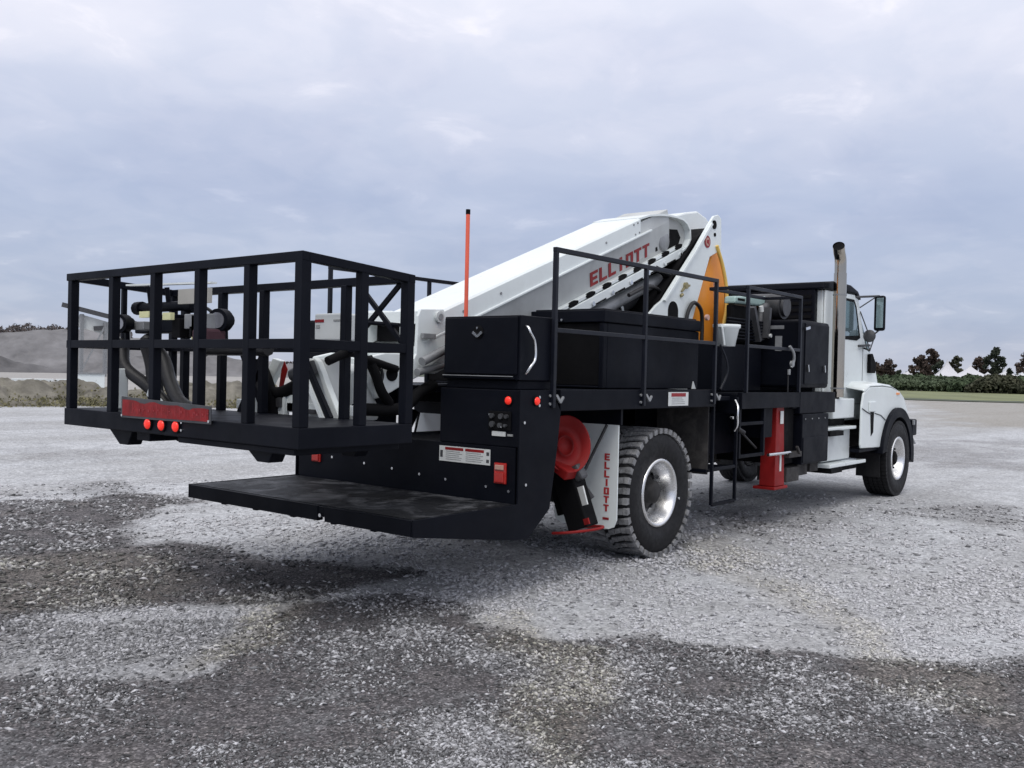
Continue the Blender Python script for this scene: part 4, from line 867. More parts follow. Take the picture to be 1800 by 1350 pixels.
m_ = MB(); m_.tube(smooth_path([(5.70, -.03, 1.97), (5.76, -.05, 1.90), (5.80, -.04, 1.82), (5.76, -.03, 1.74)]), .016, 8); m_.disc((5.78, -.03, 1.78), .035, (0, 1, 0), .03, 10); m_.tube([(5.70, -.03, 1.72), (5.70, -.03, 1.66)], .018, 8); gp = m_.build('handle_bracket', 'greysteel', truck)
MB().tube([(5.70, -.02, 1.66), (5.70, -.02, 1.47)], .009, 6).build('cable', 'hose', gp)
# white bucket holder hanging on the end of the deck
m_ = MB(); m_.lathe((4.30, .03, 1.92), [(.0, 0), (.085, 0), (.12, .17), (.135, .18), (.135, .21), (.12, .21), (.08, .02), (0, .02)], 'z', 20); m_.box(4.12, 4.52, .0, .06, 2.10, 2.125); m_.tube([(4.20, .0, 1.93), (4.14, .0, 2.10)], .012, 6); bk = m_.build('white_bucket', 'white', truck)
MB().disc((4.30, .03, 2.09), .10, (0, 0, 1), .01, 20).build('bucket_mouth', 'dark', bk); MB().tube(smooth_path([(4.15, .02, 1.93), (4.25, .0, 1.78), (4.27, .0, 1.65), (4.18, .02, 1.5)]), .011, 8).build('drain_hose', 'blackrail', bk)
MB().disc((4.10, .14, 2.19), .028, (0, 1, 0), .03, 12).build('warning_knob', 'peach', truck)

# outriggers
for f in (lambda y: y, mir):
    m_ = MB()
    def fr_(z, x0, x1, y0, y1): return [(x0, f(y0), z), (x1, f(y0), z), (x1, f(y1), z), (x0, f(y1), z)]
    A = fr_(.44, 5.58, 5.84, .05, .23); B = fr_(1.27, 5.61, 5.81, .06, .22); C2 = fr_(1.425, 5.62, 5.81, .06, .21)
    m_.add(A+B+C2, [(3, 2, 1, 0), (8, 9, 10, 11)]+[(i+o, (i+1) % 4+o, (i+1) % 4+4+o, i+4+o) for i in range(4) for o in (0, 4)])
    m_.add(fr_(.405, 5.53, 5.89, .03, .28)+fr_(.436, 5.53, 5.89, .03, .28), [(3, 2, 1, 0), (4, 5, 6, 7)]+[(i, (i+1) % 4, (i+1) % 4+4, i+4) for i in range(4)])
    og = m_.build('outrigger', 'red', truck, .006)
    m_ = MB(); sbox(m_, 5.69, 5.77, .046, .052, 1.12, 1.26, f); sbox(m_, 5.70, 5.74, .046, .052, .60, .78, f); m_.build('label', 'decal', og)
    m_ = MB(); m_.tube([(5.35, f(.03), .80), (5.9, f(.02), .80)], .018, 8); m_.build('lock_bar', 'chrome', og)
    m_ = MB(); m_.box(5.85, 6.2, min(f(.0), f(.08)), max(f(0), f(.08)), .74, .80); m_.box(5.9, 6.25, min(f(.05), f(.4)), max(f(.05), f(.4)), .46, .62); m_.bar((6.02, f(-.01), .86), (6.1, f(-.01), .78), .03); m_.build('outrigger_bracket', 'dusty', og, .005)
    m_ = MB(); sbox(m_, 5.88, 6.18, .10, .9, .66, 1.46, f); m_.build('battery_cabinet', 'dark', truck, .005)
# hydraulic cabinets
for f in (lambda y: y, mir):
    m_ = MB(); sbox(m_, 6.08, 6.96, .005, .70, 1.515, 2.285, f); cbn = m_.build('upper_cabinet', 'black', truck, .03)
    m_ = MB(); sbox(m_, 6.20, 6.92, -.006, .006, 1.56, 2.25, f); dd = m_.build('door', 'black', cbn, .008)
    m_ = MB(); sbox(m_, 6.075, 6.085, .2, .4, 2.18, 2.22, f); sbox(m_, 6.073, 6.08, .22, .3, 1.93, 2.10, f); m_.build('faded_label', 'greysteel', cbn)
    m_ = MB(); 
    for x in (6.25, 6.75): m_.bar((x, f(-.02), 1.78), (x+.02, f(-.02), 1.70), .022)
    m_.bar((6.14, f(-.02), 2.18), (6.24, f(-.03), 2.20), .03); m_.build('latch', 'chrome', dd)
    m_ = MB(); sbox(m_, 6.18, 7.28, .03, .60, 1.22, 1.468, f); sbox(m_, 6.05, 6.18, .06, .3, 1.28, 1.42, f); m_.build('cabinet_base', 'black', truck, .008)
    m_ = MB(); sbox(m_, 6.22, 7.02, .012, .60, .64, 1.216, f); lc = m_.build('lower_cabinet', 'black', truck, .008); m_ = MB(); sbox(m_, 6.24, 7.0, .004, .014, .66, .95, f); m_.build('door', 'black', lc, .004)
    m_ = MB()
    for x in (6.3, 6.5, 6.7, 6.9): m_.disc((x, f(.01), 1.16), .009, (0, 1, 0), .01, 8)
    m_.build('bolt', 'greysteel', lc)
    m_ = MB(); sbox(m_, 6.32, 6.62, .1, .5, .50, .64, f); sbox(m_, 6.7, 6.95, .1, .5, .52, .64, f); m_.build('under_box', 'dusty', lc, .005)

# exhaust stack
def stack(y, sg):
    m_ = MB(); pth = [(7.58, y, 1.40), (7.58, y, 2.0), (7.58, y, 2.7), (7.58, y, 2.95)]
    m_.tube(pth,   .078, 24); ex = m_.build('exhaust_stack', 'brushed', truck)
    m_ = MB(); m_.tube([(7.58, y, 2.68), (7.58, y, 2.95)]+smooth_path([(7.58, y, 2.96), (7.57, y, 3.12), (7.52, y, 3.21), (7.44, y-.02*sg, 3.275)], 5), .072, 24, caps=False); m_.build('curved_tip', 'brushed', ex)
    e_ = Vector((7.44, y-.02*sg, 3.275)); d_ = Vector((-.78, -.1*sg, .62)).normalized(); MB().disc(e_-d_*.012, .067, d_, .004, 22).build('mouth', 'dark', ex)
    m_ = MB(); 
    for z in (1.5, 2.67): m_.tube([(7.58, y, z), (7.58, y, z+.02)], .084, 24)
    m_.build('clamp_band', 'greysteel', ex)
    m_ = MB(); m_.box(7.50, 7.66, min(y, y+.15*sg), max(y, y+.15*sg), 1.3, 1.42); m_.build('bracket', 'black', ex)
stack(.12, 1)

# --- cab --------------------------------------------------------------------
cx0 = 7.45; yc0 = .25
sidep = [(cx0, 1.10), (cx0, 2.74), (8.50, 2.76), (8.66, 2.70), (8.86, 2.28), (9.01, 2.05), (9.33, 1.95), (9.42, 1.78), (9.58, 1.50), (9.55, 1.10)]
m_ = MB(); 
for y in (yc0, mir(yc0)-.03): m_.prism(sidep, 'y', y, y+.03)
m_.box(cx0, cx0+.03, yc0+.031, mir(yc0)-.031, 1.10, 2.74); m_.box(cx0, 9.4, yc0+.031, mir(yc0)-.031, 1.08, 1.12)
m_.box(9.0, 9.5, yc0+.031, mir(yc0)-.031, 1.12, 1.94)
cab = m_.build('cab', 'white', truck, .02)
m_ = MB(); m_.prism([(cx0-.12, 2.745), (cx0-.10, 2.83), (cx0+.3, 2.875), (8.3, 2.87), (8.58, 2.81), (8.72, 2.70), (8.60, 2.715), (8.5, 2.765), (cx0, 2.745)], 'y', yc0-.02, mir(yc0)+.02); m_.build('roof', 'black', cab, .02)
m_ = MB(); m_.box(cx0-.10, cx0-.001, yc0+.10, mir(yc0)-.08, 1.25, 2.742); m_.build('shaded_rear_plate', 'black', cab, .01)  # black plate paints in the dark rear window and shade on the cab back
m_ = MB()
for k in range(12): m_.box(cx0-.112, cx0-.10, yc0+.14, mir(yc0)-.12, 1.7+k*.085, 1.74+k*.085)
m_.build('louvre', 'dark', cab)
m_ = MB(); m_.prism([(8.04, 2.15), (8.04, 2.69), (8.47, 2.69), (8.56, 2.60), (8.74, 2.19), (8.60, 2.15)], 'y', yc0-.006, yc0+.002); wf = m_.build('side_window', 'dark', cab, .002)
m_ = MB(); m_.prism([(8.09, 2.19), (8.09, 2.655), (8.44, 2.655), (8.51, 2.57), (8.66, 2.22)], 'y', yc0-.009, yc0-.004); m_.build('glass', 'glass', wf)
m_ = MB(); m_.prism([(8.04, 2.15), (8.04, 2.69), (8.47, 2.69), (8.56, 2.60), (8.74, 2.19), (8.60, 2.15)], 'y', mir(yc0)-.002, mir(yc0)+.006); m_.build('side_window', 'glass', cab, .002)
m_ = MB(); m_.add([(8.64, yc0+.05, 2.70), (8.64, mir(yc0)-.05, 2.70), (9.30, mir(yc0)-.05, 1.97), (9.30, yc0+.05, 1.97), (8.66, yc0+.05, 2.72), (8.66, mir(yc0)-.05, 2.72), (9.33, mir(yc0)-.05, 1.98), (9.33, yc0+.05, 1.98)], [(0, 1, 2, 3), (7, 6, 5, 4), (0, 4, 5, 1), (2, 6, 7, 3), (1, 5, 6, 2), (3, 7, 4, 0)]); m_.build('windscreen', 'glass', cab)
# door panel lines and fittings
m_ = MB(); m_.box(7.92, 7.928, yc0-.003, yc0+.001, 1.3, 2.66); m_.box(8.86, 8.868, yc0-.003, yc0+.001, 1.3, 2.1); m_.box(7.92, 8.868, yc0-.003, yc0+.001, 1.295, 1.30); m_.build('door_gap', 'dark', cab)
m_ = MB(); m_.box(8.0, 8.09, yc0-.03, yc0, 1.98, 2.03); m_.build('door_handle', 'darksteel', cab, .006)
m_ = MB(); m_.tube([(7.80, yc0-.04, 1.55), (7.80, yc0-.05, 2.25)], .014, 8); m_.tube([(7.80, yc0, 1.56), (7.80, yc0-.045, 1.56)], .012, 8); m_.tube([(7.80, yc0, 2.24), (7.80, yc0-.045, 2.24)], .012, 8); m_.build('grab_rail', 'chrome', cab)
m_ = MB(); m_.prism([(9.05, 1.72), (9.05, 1.98), (9.14, 1.99), (9.30, 1.84), (9.26, 1.72)], 'y', yc0-.05, yc0); m_.build('cowl_vent', 'dark', cab, .01)
m_ = MB(); m_.bar((8.66, yc0-.02, 2.08), (8.98, yc0-.04, 2.10), .05, .03); m_.build('cowl_trim', 'darksteel', cab)
# mirrors
for f in (lambda y: y, mir):
    m_ = MB(); y0, y1 = sorted((f(-.045), f(.10))); m_.box(8.80, 8.88, y0, y1, 2.29, 2.765); mo = m_.build('wing_mirror', 'black', cab, .03)
    m_ = MB(); y0, y1 = sorted((f(-.03), f(.06))); m_.box(8.79, 8.80, y0, y1, 2.33, 2.73); m_.build('mirror_glass', 'mirror', mo, .003)
    m_ = MB(); m_.tube([(8.52, f(yc0), 2.73), (8.84, f(.04), 2.76)], .015, 8); m_.tube([(8.70, f(yc0), 2.60), (8.84, f(.10), 2.74)], .009, 6); m_.tube([(8.72, f(yc0), 2.55), (8.78, f(.17), 2.3), (8.80, f(.15), 2.16)], .008, 6); m_.tube([(8.84, f(.03), 2.30), (8.82, f(.12), 2.22)], .012, 6); m_.build('mirror_arm', 'darksteel', mo)
    m_ = MB(); c0 = Vector((8.80, f(.145), 2.22)); m_.lathe(c0, [(0, .03), (.06, .02), (.085, 0), (.08, -.01), (0, -.012)], 'x', 24); m_.tube([c0+Vector((.01, .04, -.03)), c0+Vector((0, -.01, -.20))], .008, 6); m_.tube([c0+Vector((.01, -.06, -.03)), c0+Vector((0, -.01, -.20))], .008, 6); m_.tube([c0+Vector((0, -.01, -.20)), Vector((8.9, f(yc0), 2.06))], .012, 6); m_.build('round_mirror', 'darksteel', mo)
# hood
m_ = MB(); m_.prism([(9.45, 1.10), (9.45, 1.93), (9.7, 1.90), (10.25, 1.74), (10.36, 1.55), (10.38, 1.0)], 'y', .56, 1.92); m_.build('hood', 'white', truck, .05)
m_ = MB(); m_.box(10.37, 10.40, .8, 1.68, 1.1, 1.65); m_.build('grille', 'dark', truck, .01)
# front fenders
WC = (9.59, .53)
for f in (lambda y: y, mir):
    arch = [(WC[0]+.66*math.cos(t_), WC[1]+.66*math.sin(t_)) for t_ in np.linspace(R(168), R(28), 20)]
    top = [(10.18, 1.02), (10.10, 1.20), (9.95, 1.36), (9.72, 1.46), (9.35, 1.525), (8.95, 1.54), (8.45, 1.53), (8.22, 1.45), (8.16, 1.28), (8.15, .78), (8.17, .735), (8.92, .715)]
    m_ = MB(); y0, y1 = sorted((f(.0), f(.03))); m_.prism(arch+top, 'y', y0, y1)
    fd = m_.build('front_fender', 'white', truck, .012)
    m_ = MB(); tp_ = [(10.12, 1.10), (10.04, 1.24), (9.9, 1.385), (9.70, 1.47), (9.35, 1.54), (8.95, 1.558), (8.45, 1.545), (8.25, 1.47)]
    n = len(tp_); 
    vs = [(x, f(.0), z) for x, z in tp_]+[(x-.0, f(.035), z+.022) for x, z in tp_]+[(x, f(.56), z+.10) for x, z in tp_]; m_.smooth = True
    m_.add(vs, [(i+o, i+1+o, i+1+n+o, i+n+o) for i in range(n-1) for o in (0, n)]); o_ = m_.build('fender_top', 'white', fd); sm = o_.modifiers.new('t', 'SOLIDIFY'); sm.thickness = .012
    m_ = MB(); arc2 = [(WC[0]+.715*math.cos(t_), WC[1]+.715*math.sin(t_)) for t_ in np.linspace(R(172), R(-8), 22)]; arc1 = [(WC[0]+.565*math.cos(t_), WC[1]+.58*math.sin(t_)) for t_ in np.linspace(R(-5), R(168), 22)]
    m_.prism(arc2+arc1, 'y', min(f(-.05), f(.12)), max(f(-.05), f(.12))); m_.build('wheel_arch_trim', 'black', fd, .008)
    m_ = MB(); arc2 = [(WC[0]+.658*math.cos(t_), WC[1]+.658*math.sin(t_)) for t_ in np.linspace(R(165), R(15), 22)]; arc1 = [(WC[0]+.63*math.cos(t_), WC[1]+.63*math.sin(t_)) for t_ in np.linspace(R(15), R(165), 22)]; m_.prism(arc2+arc1, 'y', min(f(.12), f(.6)), max(f(.12), f(.6))); m_.build('inner_liner', 'dusty', fd)
    m_ = MB(); m_.prism([(8.48, 1.20), (8.62, 1.20), (8.61, .93), (8.52, .88)], 'y', min(f(-.004), f(.0)), max(f(-.004), f(0))); m_.build('fender_slot', 'dark', fd)
    m_ = MB(); m_.tube([(8.16, f(-.004), 1.25), (8.35, f(-.005), 1.20), (8.50, f(-.004), 1.17)], .007, 6); m_.tube([(8.66, f(-.004), 1.18), (8.9, f(-.005), 1.15), (9.10, f(-.004), 1.08)], .007, 6); m_.build('trim_strip', 'darksteel', fd)
    m_ = MB(); m_.box(8.40, 8.66, min(f(-.02), f(0)), max(f(-.02), f(0)), 1.205, 1.34); m_.build('fender_latch_panel', 'white', fd, .015)
    m_ = MB(); m_.box(9.56, 9.68, min(f(-.012), f(.01)), max(f(-.012), f(.01)), 1.425, 1.455); m_.build('marker_lens', 'amber', fd, .004)
    m_ = MB(); m_.box(8.15, 8.95, min(f(.02), f(.3)), max(f(.02), f(.3)), .68, .72); m_.bar((8.98, f(-.0), .74), (9.0, f(.0), .72), .03); m_.build('fender_brace', 'black', fd, .004)
    m_ = MB(); sbox(m_, 8.98, 8.995, .02, .34, .30, .68, f); m_.build('mud_flap', 'rubber', truck)
    # steps
    m_ = MB(); sbox(m_, 7.16, 8.14, .06, .42, .99, 1.03, f); s1 = m_.build('cab_step', 'white', truck, .008); m_ = MB(); sbox(m_, 7.14, 7.60, .03, .40, .925, .985, f); m_.build('step_tread', 'dark', s1, .004)
    m_ = MB(); sbox(m_, 7.20, 8.16, .15, .5, .60, .985, f); m_.build('step_box', 'offwhite', truck, .01)
    m_ = MB(); sbox(m_, 7.16, 8.45, .03, .36, .535, .58, f); s2 = m_.build('cab_step', 'white', truck, .008); m_ = MB(); sbox(m_, 7.18, 7.55, .02, .34, .47, .53, f); sbox(m_, 7.5, 8.6, .2, .5, .44, .52, f); m_.build('step_tread', 'dark', s2, .004)
    m_ = MB(); sbox(m_, 7.42, 8.16, .10, .5, 1.13, 1.38, f); m_.build('fuel_pocket', 'white', truck, .015); m_ = MB(); sbox(m_, 7.05, 8.1, .2, .6, 1.04, 1.12, f); m_.build('step_underside', 'dark', truck, .004)
    m_ = MB(); m_.box(7.86, 7.93, min(f(.235), f(.25)), max(f(.235), f(.25)), 1.50, 1.56); m_.box(7.86, 7.92, min(f(.235), f(.25)), max(f(.235), f(.25)), 1.39, 1.41); m_.build('door_hinge', 'dark', cab)
# bumper
m_ = MB(); m_.box(10.30, 10.52, -.02, W+.02, .82, 1.06); m_.box(10.05, 10.30, .02, .3, .9, 1.08); m_.box(10.05, 10.30, mir(.3), mir(.02), .9, 1.08); bp_ = m_.build('front_bumper', 'black', truck, .02)
m_ = MB(); m_.box(10.28, 10.34, -.045, -.02, .98, 1.05); m_.build('bumper_light', 'greysteel', bp_, .005); m_ = MB(); m_.bar((10.34, .0, .80), (10.38, -.04, .70), .02); m_.build('bumper_strap', 'greysteel', bp_)
# ------------------------------------------------------------------ land around the yard
def sheet(name, pts, z, m_, label, kind='structure', seg=1):
    me = bpy.data.meshes.new(name); me.from_pydata([(x, y, z) for x, y in pts], [], [tuple(range(len(pts)))]); me.materials.append(m_); o = bpy.data.objects.new(name, me); col.objects.link(o); setp(o, label, None, None, kind); return o
M['grass'] = mat('mown_grass', (.15, .165, .075), .95, var=.3, vscale=.15, bump=.3, bscale=3)
M['grassd'] = mat('rough_grass', (.055, .068, .04), .95, var=.3, vscale=.2)
M['soil'] = mat('weedy_soil', (.12, .11, .092), .95, var=.35, vscale=1.6, c2=(.23, .215, .18), dirt=.6, dirtc=(.08, .08, .05), bump=.8, bscale=3)
M['pile'] = mat('grey_spoil', (.15, .148, .155), .95, var=.45, vscale=.22, dirt=.6, dirtc=(.18, .17, .165), bump=.5, bscale=.8)  # spoil grey, lightened slightly to stand in for distance haze
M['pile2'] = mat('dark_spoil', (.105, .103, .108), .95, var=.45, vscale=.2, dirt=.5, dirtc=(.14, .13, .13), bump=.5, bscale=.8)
M['dust'] = mat('pale_track', (.30, .28, .26), .95, var=.15, vscale=.1)
def strip(az0, az1, d0, d1, n=24, wob=0.0):
    a_ = np.linspace(az0, az1, n)
    return [pol(a, d0*(1+wob*math.sin(a*2.3)+wob*.6*math.sin(a*5.1))) for a in a_]+[pol(a, d1*(1+wob*math.sin(a*1.7+1)+wob*.5*math.sin(a*4.3))) for a in a_[::-1]]
sheet('grass_verge', strip(-25, 30, 96, 230, wob=.02), .03, M['grass'], 'strip of mown grass along the far side of the yard', seg=1)
sheet('rough_grass', strip(-25, 30, 91, 96.5, wob=.02), .05, M['grassd'], 'thin dark edge of rough grass beside the yard')
sheet('field', strip(-60, 120, 231, 3800, 60), .06, M['grassd'], 'flat dark field reaching to the horizon')
sheet('pale_track', strip(13.9, 16.0, 186, 193), .09, M['dust'], 'pale gravel track in front of the low hedge')
sheet('stone_flat', strip(48, 78, 52, 205, 20), .02, mat('pale_quarry_floor', (.30, .29, .28), .95, var=.12, vscale=.05), 'pale quarry floor below the spoil heaps')

def mound(name, az, d, prof, slope, m_, label, cat, group=None, rough=.25, step=None, seed=0, kind=None, tw=0):
    """earth heap: prof = (offset across the view in m, crest height) points; sides fall at the given slope"""
    cx, cy = pol(az, d); u0, u1 = prof[0][0], prof[-1][0]; hmax = max(h for _, h in prof); half = hmax/slope+.5
    step = step or (u1-u0)/70; us = np.arange(u0-.0, u1+step, step); vs = np.arange(-half, half+step, step)
    Uu, Vv = np.meshgrid(us, vs, indexing='ij'); H = np.interp(Uu, [p[0] for p in prof], [p[1] for p in prof])
    Z = H-np.abs(Vv+(fbm(Uu, Vv*0, 2.5/max(1, hmax), 3, seed)-.45)*hmax*.5)*slope
    Z = Z+(fbm(Uu, Vv, 1.6/max(.5, hmax), 4, seed+5)-.47)*hmax*rough*2
    edge = np.minimum(np.minimum(Uu-u0, u1-Uu)/(step*3), 1); Z = np.where(Z < 0, -.15, Z)*np.clip(edge, 0, 1)-.1*(edge < .01)
    ra = R(az); ax = (math.sin(ra), -math.cos(ra)); bx = (math.cos(ra), math.sin(ra))
    X = cx+Uu*ax[0]+Vv*bx[0]; Y = cy+Uu*ax[1]+Vv*bx[1]; nu, nv = X.shape
    me = bpy.data.meshes.new(name); v = np.stack([X, Y, Z], -1).reshape(-1, 3).tolist()
    f = [(i*nv+j, (i+1)*nv+j, (i+1)*nv+j+1, i*nv+j+1) for i in range(nu-1) for j in range(nv-1) if max(Z[i, j], Z[i+1, j], Z[i, j+1], Z[i+1, j+1]) > -.09]
    me.from_pydata(v, [], f); me.materials.append(M[m_]); me.polygons.foreach_set('use_smooth', [True]*len(me.polygons)); o = bpy.data.objects.new(name, me); col.objects.link(o)
    return setp(o, label, cat, group, kind)
G_ = 'spoil heaps across the quarry floor'
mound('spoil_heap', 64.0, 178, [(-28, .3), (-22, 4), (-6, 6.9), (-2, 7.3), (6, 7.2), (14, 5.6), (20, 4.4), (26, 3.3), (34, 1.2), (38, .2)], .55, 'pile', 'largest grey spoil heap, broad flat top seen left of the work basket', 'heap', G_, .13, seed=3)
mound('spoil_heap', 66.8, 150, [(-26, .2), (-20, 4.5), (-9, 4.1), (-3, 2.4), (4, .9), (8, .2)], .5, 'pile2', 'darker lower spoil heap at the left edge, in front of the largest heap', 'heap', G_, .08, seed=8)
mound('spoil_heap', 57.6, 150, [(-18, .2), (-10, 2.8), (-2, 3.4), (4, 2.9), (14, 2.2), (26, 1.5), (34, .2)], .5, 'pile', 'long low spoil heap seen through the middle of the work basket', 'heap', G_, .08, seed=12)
G_ = 'weedy soil mounds along the yard edge'
for k, (az, wd, h, lab) in enumerate(((67.3, 3.6, 1.05, 'weedy soil mound at the left edge of the photo'), (64.2, 3.1, .95, 'weedy soil mound just left of the work basket'), (61.9, 2.0, .75, 'small soil mound seen through the first bays of the basket'),
                                      (59.2, 2.6, .98, 'weedy soil mound seen above the red lettering plate'), (56.6, 3.4, 1.1, 'weedy soil mound seen through the middle of the basket'), (53.0, 4.0, 1.0, 'weedy soil mound behind the basket mast'))):
    mound('soil_mound', az, 39.5+.6*(k % 2), [(-wd, .08), (-wd*.55, h*.5), (-wd*.1, h), (wd*.25, h*.85), (wd*.7, h*.4), (wd, .08)], .55, 'soil', lab, 'mound', G_, .34, seed=20+k, step=.09)
# weeds tufts on the mounds
def leafcloud(name, pts, size, m_, parent=None, squash=1.0, tri=False):
    pts = np.asarray(pts); n = len(pts); sz = size*(.6+.8*rng.random(n)); a1 = rng.normal(size=(n, 3)); a1 /= np.linalg.norm(a1, axis=1)[:, None]; b1 = rng.normal(size=(n, 3)); b1 = np.cross(a1, b1); b1 /= np.linalg.norm(b1, axis=1)[:, None]
    a1 *= sz[:, None]*.5; b1 *= sz[:, None]*.35*squash
    V = np.stack([pts-a1, pts-b1*.9+a1*.1, pts+a1, pts+b1], 1).reshape(-1, 3)
    me = bpy.data.meshes.new(name); me.vertices.add(n*4); me.vertices.foreach_set('co', V.astype(np.float32).ravel()); me.loops.add(n*4); me.loops.foreach_set('vertex_index', np.arange(n*4, dtype=np.int32)); me.polygons.add(n); me.polygons.foreach_set('loop_start', np.arange(0, n*4, 4, dtype=np.int32)); me.update(calc_edges=True)
    me.materials.append(M[m_]); o = bpy.data.objects.new(name, me); col.objects.link(o)
    if parent: o.parent = parent; o.matrix_parent_inverse = wmat(parent).inverted()
    return o
M['weed'] = mat('dry_weeds', (.13, .125, .055), .95, var=.4, vscale=2, c2=(.22, .2, .11))
P = []
for az, d, wd in ((67.3, 38.2, 3.4), (64.2, 38.2, 3.0), (59.2, 38.2, 2.6), (56.6, 38.2, 3.2), (53, 38, 4)):
    cx, cy = pol(az, d); ra = R(az)
    for _ in range(1100):
        u = random.uniform(-wd, wd); v = random.gauss(.3, .6); P.append((cx+u*math.sin(ra)+v*math.cos(ra), cy-u*math.cos(ra)+v*math.sin(ra), max(0, v)*.42*(1-abs(u)/wd)+random.random()**2*.3))
wo = leafcloud('weeds', P, .12, 'weed'); setp(wo, 'dry weeds along the foot of the soil mounds', 'weeds', None, 'stuff')

# low white things behind the mounds
def block(name, az0, az1, d, h, th, m_, label, cat, extra=None, group=None):
    p, q = Vector((*pol(az0, d), h/2)), Vector((*pol(az1, d), h/2)); mb = MB(); mb.bar(p, q, th, h); o = mb.build(name, m_, None, .03); setp(o, label, cat, group); return o
wb = block('white_container', 63.9, 62.4, 44.5, 1.15, 1.0, 'white', 'low white container behind the soil mounds, seen through the left end of the basket', 'container')
MB().bar(Vector((*pol(63.9, 43.97), 1.16)), Vector((*pol(62.4, 43.97), 1.16)), .06, .06).build('top_rim', 'greysteel', wb)
for k, (a0, a1, lab) in enumerate(((67.0, 66.0, 'leftmost white concrete barrier behind the mounds'), (65.9, 64.95, 'middle white concrete barrier, in the gap between two soil mounds'), (64.85, 64.1, 'white concrete barrier nearest the basket'))):
    p, q = Vector((*pol(a0, 47), 0)), Vector((*pol(a1, 47), 0)); d_ = (q-p).normalized(); nn = Vector((d_.y, -d_.x, 0))
    prof = [(-.3, 0), (.3, 0), (.3, .1), (.12, .35), (.09, .85), (-.09, .85), (-.12, .35), (-.3, .1)]
    mb = MB(); vs = [e+nn*u+Vector((0, 0, z)) for e in (p, q) for u, z in prof]; n = len(prof)
    mb.add(vs, [tuple(range(n))[::-1], tuple(range(n, 2*n))]+[(i, (i+1) % n, n+(i+1) % n, n+i) for i in range(n)]); o = mb.build('concrete_barrier', 'offwhite', None, .02); setp(o, lab, 'barrier', 'white barriers behind the mounds')
# quarry conveyor
cvr = empty('quarry_conveyor', (*pol(62.5, 120), 0), 'pale quarry conveyor rising behind the left end of the work basket', 'conveyor')
def at(az, d, z): x, y = pol(az, d); return Vector((x, y, z))
m_ = MB(); m_.bar(at(60.5, 120, 6.2), at(64.6, 120, 8.2), .9, .5); m_.build('belt_frame', 'darksteel', cvr)
m_ = MB(); m_.bar(at(62.2, 120.8, 5.6), at(63.8, 120.8, 6.5), .9, 1.5); m_.build('belt_cover', 'offwhite', cvr); m_ = MB(); m_.bar(at(62.5, 120.2, 5.7), at(63.0, 120.2, 5.6), .5, .5); m_.build('drive_motor', 'darksteel', cvr)
m_ = MB()
for az, z in ((61.2, 5.8), (62.4, 6.3), (63.6, 7.2)): m_.bar(at(az, 120, 0), at(az, 120, z), .35); 
m_.bar(at(61.2, 120, 5.5), at(62.4, 120, .5), .2); m_.bar(at(62.4, 120, 6), at(63.6, 120, .5), .2); m_.build('trestle', 'greysteel', cvr)
m_ = MB(); m_.prism([(0, 0), (1, 0), (1, 1), (0, 1)], 'x', 0, 0.01) if 0 else m_.bar(at(61.3, 121, 3.6), at(62.2, 121, 3.8), 2.2, 2.0); m_.build('hopper', 'offwhite', cvr)

# trees --------------------------------------------------------------------
for nm, c, c2 in (('leaf_brown', (.048, .038, .034), (.095, .07, .058)), ('leaf_dark', (.025, .034, .027), (.055, .065, .045)), ('leaf_olive', (.05, .058, .04), (.10, .10, .065)), ('hedge_green', (.05, .074, .043), (.10, .135, .075)), ('hedge_low', (.07, .10, .06), (.125, .155, .095)), ('bark', (.06, .05, .045), (.09, .08, .07))):
    M[nm] = mat(nm, c, .9, c2=c2, vscale=.55 if nm != 'bark' else 3, spec=.2)
def tree(az, d, h, w_, m_, label, group, nclump=30, leaf=.62, per=60, trunk=.22, name='tree', shape='round'):
    x, y = pol(az, d); root = empty(name, (x, y, 0), label, 'tree', group); tb = MB(); P = []
    th = h*trunk; tb.tube([(x, y, -.1), (x+.1, y, th), (x+.15, y+.1, h*.55), (x, y, h*.85)], .028*h, 8, r2=.008*h)
    for k in range(nclump):
        t_ = (k+.5)/nclump; zz = th+(h-th)*(t_**.9); 
        prof = math.sin(math.pi*min(1, (.12+t_*.88)))**.6 if shape == 'round' else (1-t_)**.8+.08
        rr = w_/2*prof*math.sqrt(random.random())*.85; an_ = random.random()*6.28; c = Vector((x+rr*math.cos(an_), y+rr*math.sin(an_), zz*(.97)))
        if rr > w_*.1: tb.tube([(x+.1, y, max(th*.8, zz-rr*.9)), c], .008*h, 5, r2=.003*h)
        cr_ = w_*random.uniform(.10, .19)
        q = rng.normal(size=(per, 3)); q /= np.linalg.norm(q, axis=1)[:, None]; q *= (rng.random((per, 1))**.45)*cr_; q[:, 2] *= .75
        P.append(q+np.array(c))
    tb.build('trunk', 'bark', root); leafcloud('crown', np.concatenate(P), leaf, m_, root); return root
TG = 'trees beyond the hedge on the right'
tree(17.2, 235, 6.4, 5.2, 'leaf_brown', 'leftmost reddish brown tree, just right of the truck mirror', TG)
tree(16.7, 225, 3.9, 2.4, 'leaf_dark', 'small dark conical tree right of the leftmost brown tree', TG, shape='cone', trunk=.08, nclump=18)
tree(15.6, 226, 7.4, 4.8, 'leaf_brown', 'brown tree forming the left part of the big clump', TG, nclump=30)
tree(15.05, 231, 8.9, 4.4, 'leaf_brown', 'tallest brown tree of the big clump, with a spike on top', TG, nclump=30)
tree(14.6, 224, 6.2, 3.8, 'leaf_dark', 'dark tree on the right side of the big clump', TG, nclump=24)
tree(13.8, 235, 7.6, 4.0, 'leaf_olive', 'sparse pointed olive tree standing alone between two tents', TG, nclump=22)
tree(13.18, 205, 3.4, 1.9, 'leaf_dark', 'small dark conical tree in front of the tall white tent', TG, shape='cone', trunk=.08, nclump=16)
